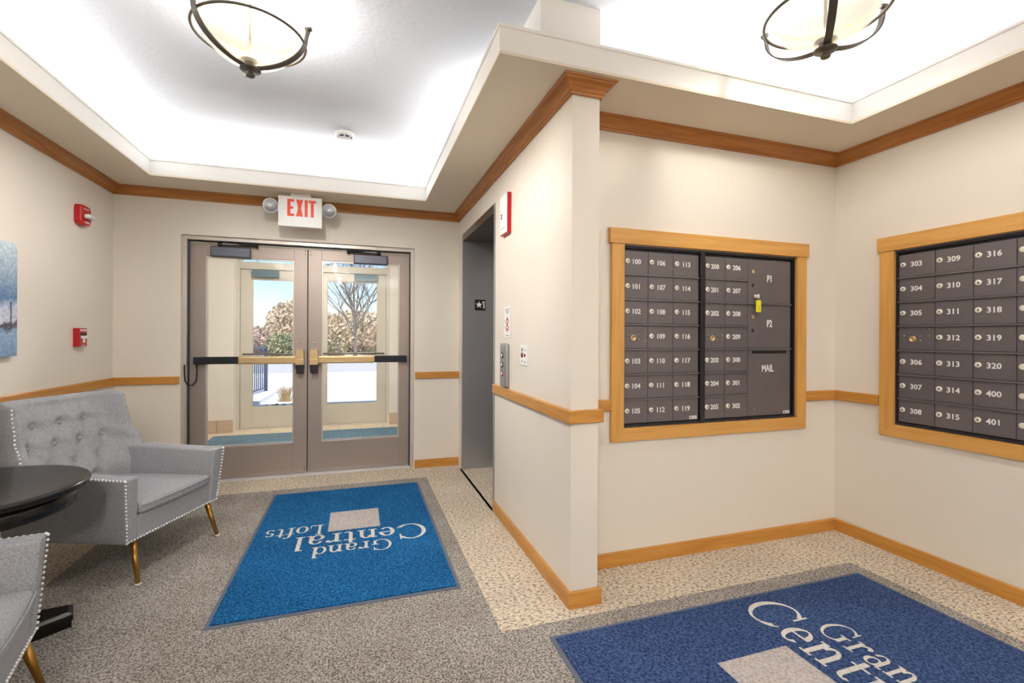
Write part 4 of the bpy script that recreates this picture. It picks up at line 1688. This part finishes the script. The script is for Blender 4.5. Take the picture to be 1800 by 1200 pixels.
# dry grass tuft and stones beside the wall
tf = empty('grass_tuft', (-1.42, 10.65, GZ))
tag(tf, 'dry straw coloured grass tuft beside the low concrete wall', 'grass')
mb = MB()
for i in range(130):
    a = rnd.uniform(0, 2 * PI)
    l = rnd.uniform(.2, .36)
    s = rnd.uniform(.05, .24)
    b = Vector((rnd.gauss(0, .05), rnd.gauss(0, .05), 0))
    q = b + Vector((s * .4 * math.cos(a), s * .4 * math.sin(a), l * .7))
    t = b + Vector((s * math.cos(a), s * math.sin(a), l))
    mb.tube([b, q, t], [.004, .003, .001], 4, False)
mb.build('blades', M_DRYGRASS, tf)['kind'] = 'stuff'
for i in range(26):
    x, y = -1.66 + (i % 7) * .15 + rnd.uniform(-.02, .02), 9.5 + (i // 7) * .17 + rnd.uniform(-.02, .02)
    r = rnd.uniform(.032, .052)
    mb = MB()
    prof = [(max(.002, math.cos(t)), math.sin(t)) for t in [-PI / 2 + PI * q / 5 for q in range(6)]]
    mb.lathe(prof, 7, False)
    mb.v = [(p[0] * r * rnd.uniform(.85, 1.1), p[1] * r * rnd.uniform(.85, 1.1), max(0, p[2] * r * .6 + r * .45)) for p in mb.v]
    o = mb.build('stone', M_ROCK)
    o.location = (x, y, GZ)
    tag(o, 'small grey landscaping stone on the ground by the low wall', 'stone', 'landscaping stones')


def branch_tree(name, label, loc, height, seed, spread=.55, trunk=.09, cat='tree', levels=4, leafm=None, group=None, m=None, first=.16):
    R_ = random.Random(seed)
    e = empty(name, loc)
    tag(e, label, cat, group)
    mb = MB()
    tips = []
    def grow(p, d, L, r, lv):
        pts = [p]
        q = p
        dd = d
        for i in range(4):
            dd = (dd + Vector((R_.gauss(0, .06), R_.gauss(0, .06), .05))).normalized()
            q = q + dd * L / 4
            pts.append(q)
        mb.tube(pts, [r, r * .86, r * .74, r * .62, r * .5], 6 if lv < 2 else 4, False)
        tips.append((q, lv))
        if lv >= levels: return
        nk = 4 if lv < 3 else 3
        for i in range(nk):
            k = R_.choice((1, 2, 3, 4))
            a = R_.uniform(0, 2 * PI)
            side = Vector((math.cos(a), math.sin(a), R_.uniform(-.1, .4)))
            nd = (dd * .75 + side * spread).normalized()
            grow(pts[k], nd, L * R_.uniform(.52, .78), r * .5, lv + 1)
    tr = MB()
    H0 = height * first
    tr.tube([(0, 0, 0), (0, 0, H0 * .5), (.02, 0, H0)], [trunk * 1.15, trunk, trunk * .9], 9)
    tr.build('trunk', m or M_BARK, e)
    top = Vector((.02, 0, H0))
    grow(top, Vector((0, 0, 1)), height * .55, trunk * .8, 1)
    for i in range(11):
        a = i * 2.4
        d = Vector((math.cos(a) * .62, math.sin(a) * .62, .75)).normalized()
        grow(top + Vector((0, 0, i * height * .025)), d, height * R_.uniform(.32, .5), trunk * .42, 2)
    br = mb.build('branches', m or M_BARK, e)
    br['kind'] = 'stuff'
    return e, tips


branch_tree('bare_tree', 'bare leafless street tree standing beyond the right glass door', (-.15, 25.9, GZ + .1), 6.2, 5, trunk=.10, levels=5)
branch_tree('bare_tree', 'bare tree branches reaching in past the dark railing', (-6.9, 23.0, GZ), 6.4, 11, trunk=.13)


def shrub(label, loc, rx, ry, rz, cols, n, seed, size=.10, group=None, cat='shrub'):
    R_ = random.Random(seed)
    e = empty('shrub', loc)
    tag(e, label, cat, group)
    st = MB()
    for i in range(9):
        a = R_.uniform(0, 2 * PI)
        st.tube([(0, 0, 0), (rx * .3 * math.cos(a), ry * .3 * math.sin(a), rz * .7), (rx * .7 * math.cos(a), ry * .7 * math.sin(a), rz * R_.uniform(1.0, 1.7))], [.05, .03, .01], 5)
    st.build('stems', M_BARK, e)
    for ci, c_ in enumerate(cols):
        mb = MB()
        for i in range(n // len(cols)):
            while True:
                p = Vector((R_.uniform(-1, 1), R_.uniform(-1, 1), R_.uniform(-1, 1)))
                if .25 < p.length < 1: break
            p = Vector((p.x * rx, p.y * ry, rz + p.z * rz * .98))
            nrm = Vector((R_.gauss(0, 1), R_.gauss(0, 1), R_.gauss(0, 1))).normalized()
            u = nrm.orthogonal().normalized() * size * R_.uniform(.6, 1.3)
            w = nrm.cross(u) * .5
            mb.add([tuple(p - u), tuple(p + w), tuple(p + u), tuple(p - w)], [(0, 1, 2, 3)])
        o = mb.build('foliage', c_, e)
        o['kind'] = 'stuff'
    return e


F_TAN = mat('leaf_tan', rgb(206, 188, 160), .9)
F_PINK = mat('leaf_russet', rgb(196, 164, 150), .9)
F_GREEN = mat('leaf_green', rgb(112, 122, 96), .9)
F_OLIVE = mat('leaf_olive', rgb(174, 168, 128), .9)
F_GREY = mat('twig_grey', rgb(168, 150, 150), .9)
shrub('tall russet and tan shrub mass behind the left glass door', (-3.7, 34, GZ), 2.2, 1.9, 1.95, [F_PINK, F_TAN, F_TAN], 4600, 1, .14)
shrub('grey-mauve leafless shrub behind the railing', (-7.0, 38, GZ), 2.6, 1.8, 1.05, [F_GREY, F_PINK], 2600, 2, .14)
shrub('dark green evergreen shrub near the meeting of the doors', (-4.0, 29, GZ), 1.0, 1.1, .78, [F_GREEN, F_GREEN, F_OLIVE], 1700, 3, .11)
shrub('pale olive and tan shrub left of the bare street tree', (-1.7, 29.5, GZ), 1.1, 1.1, .6, [F_OLIVE, F_TAN], 1800, 4, .11)
shrub('wide tan shrub behind the bare street tree', (-.3, 40, GZ), 3.6, 2.1, 1.75, [F_TAN, F_TAN, F_OLIVE, F_PINK], 5000, 5, .16)
shrub('russet shrub right of the bare street tree', (2.0, 33, GZ), 1.7, 1.6, 1.3, [F_PINK, F_TAN], 2600, 6, .13)
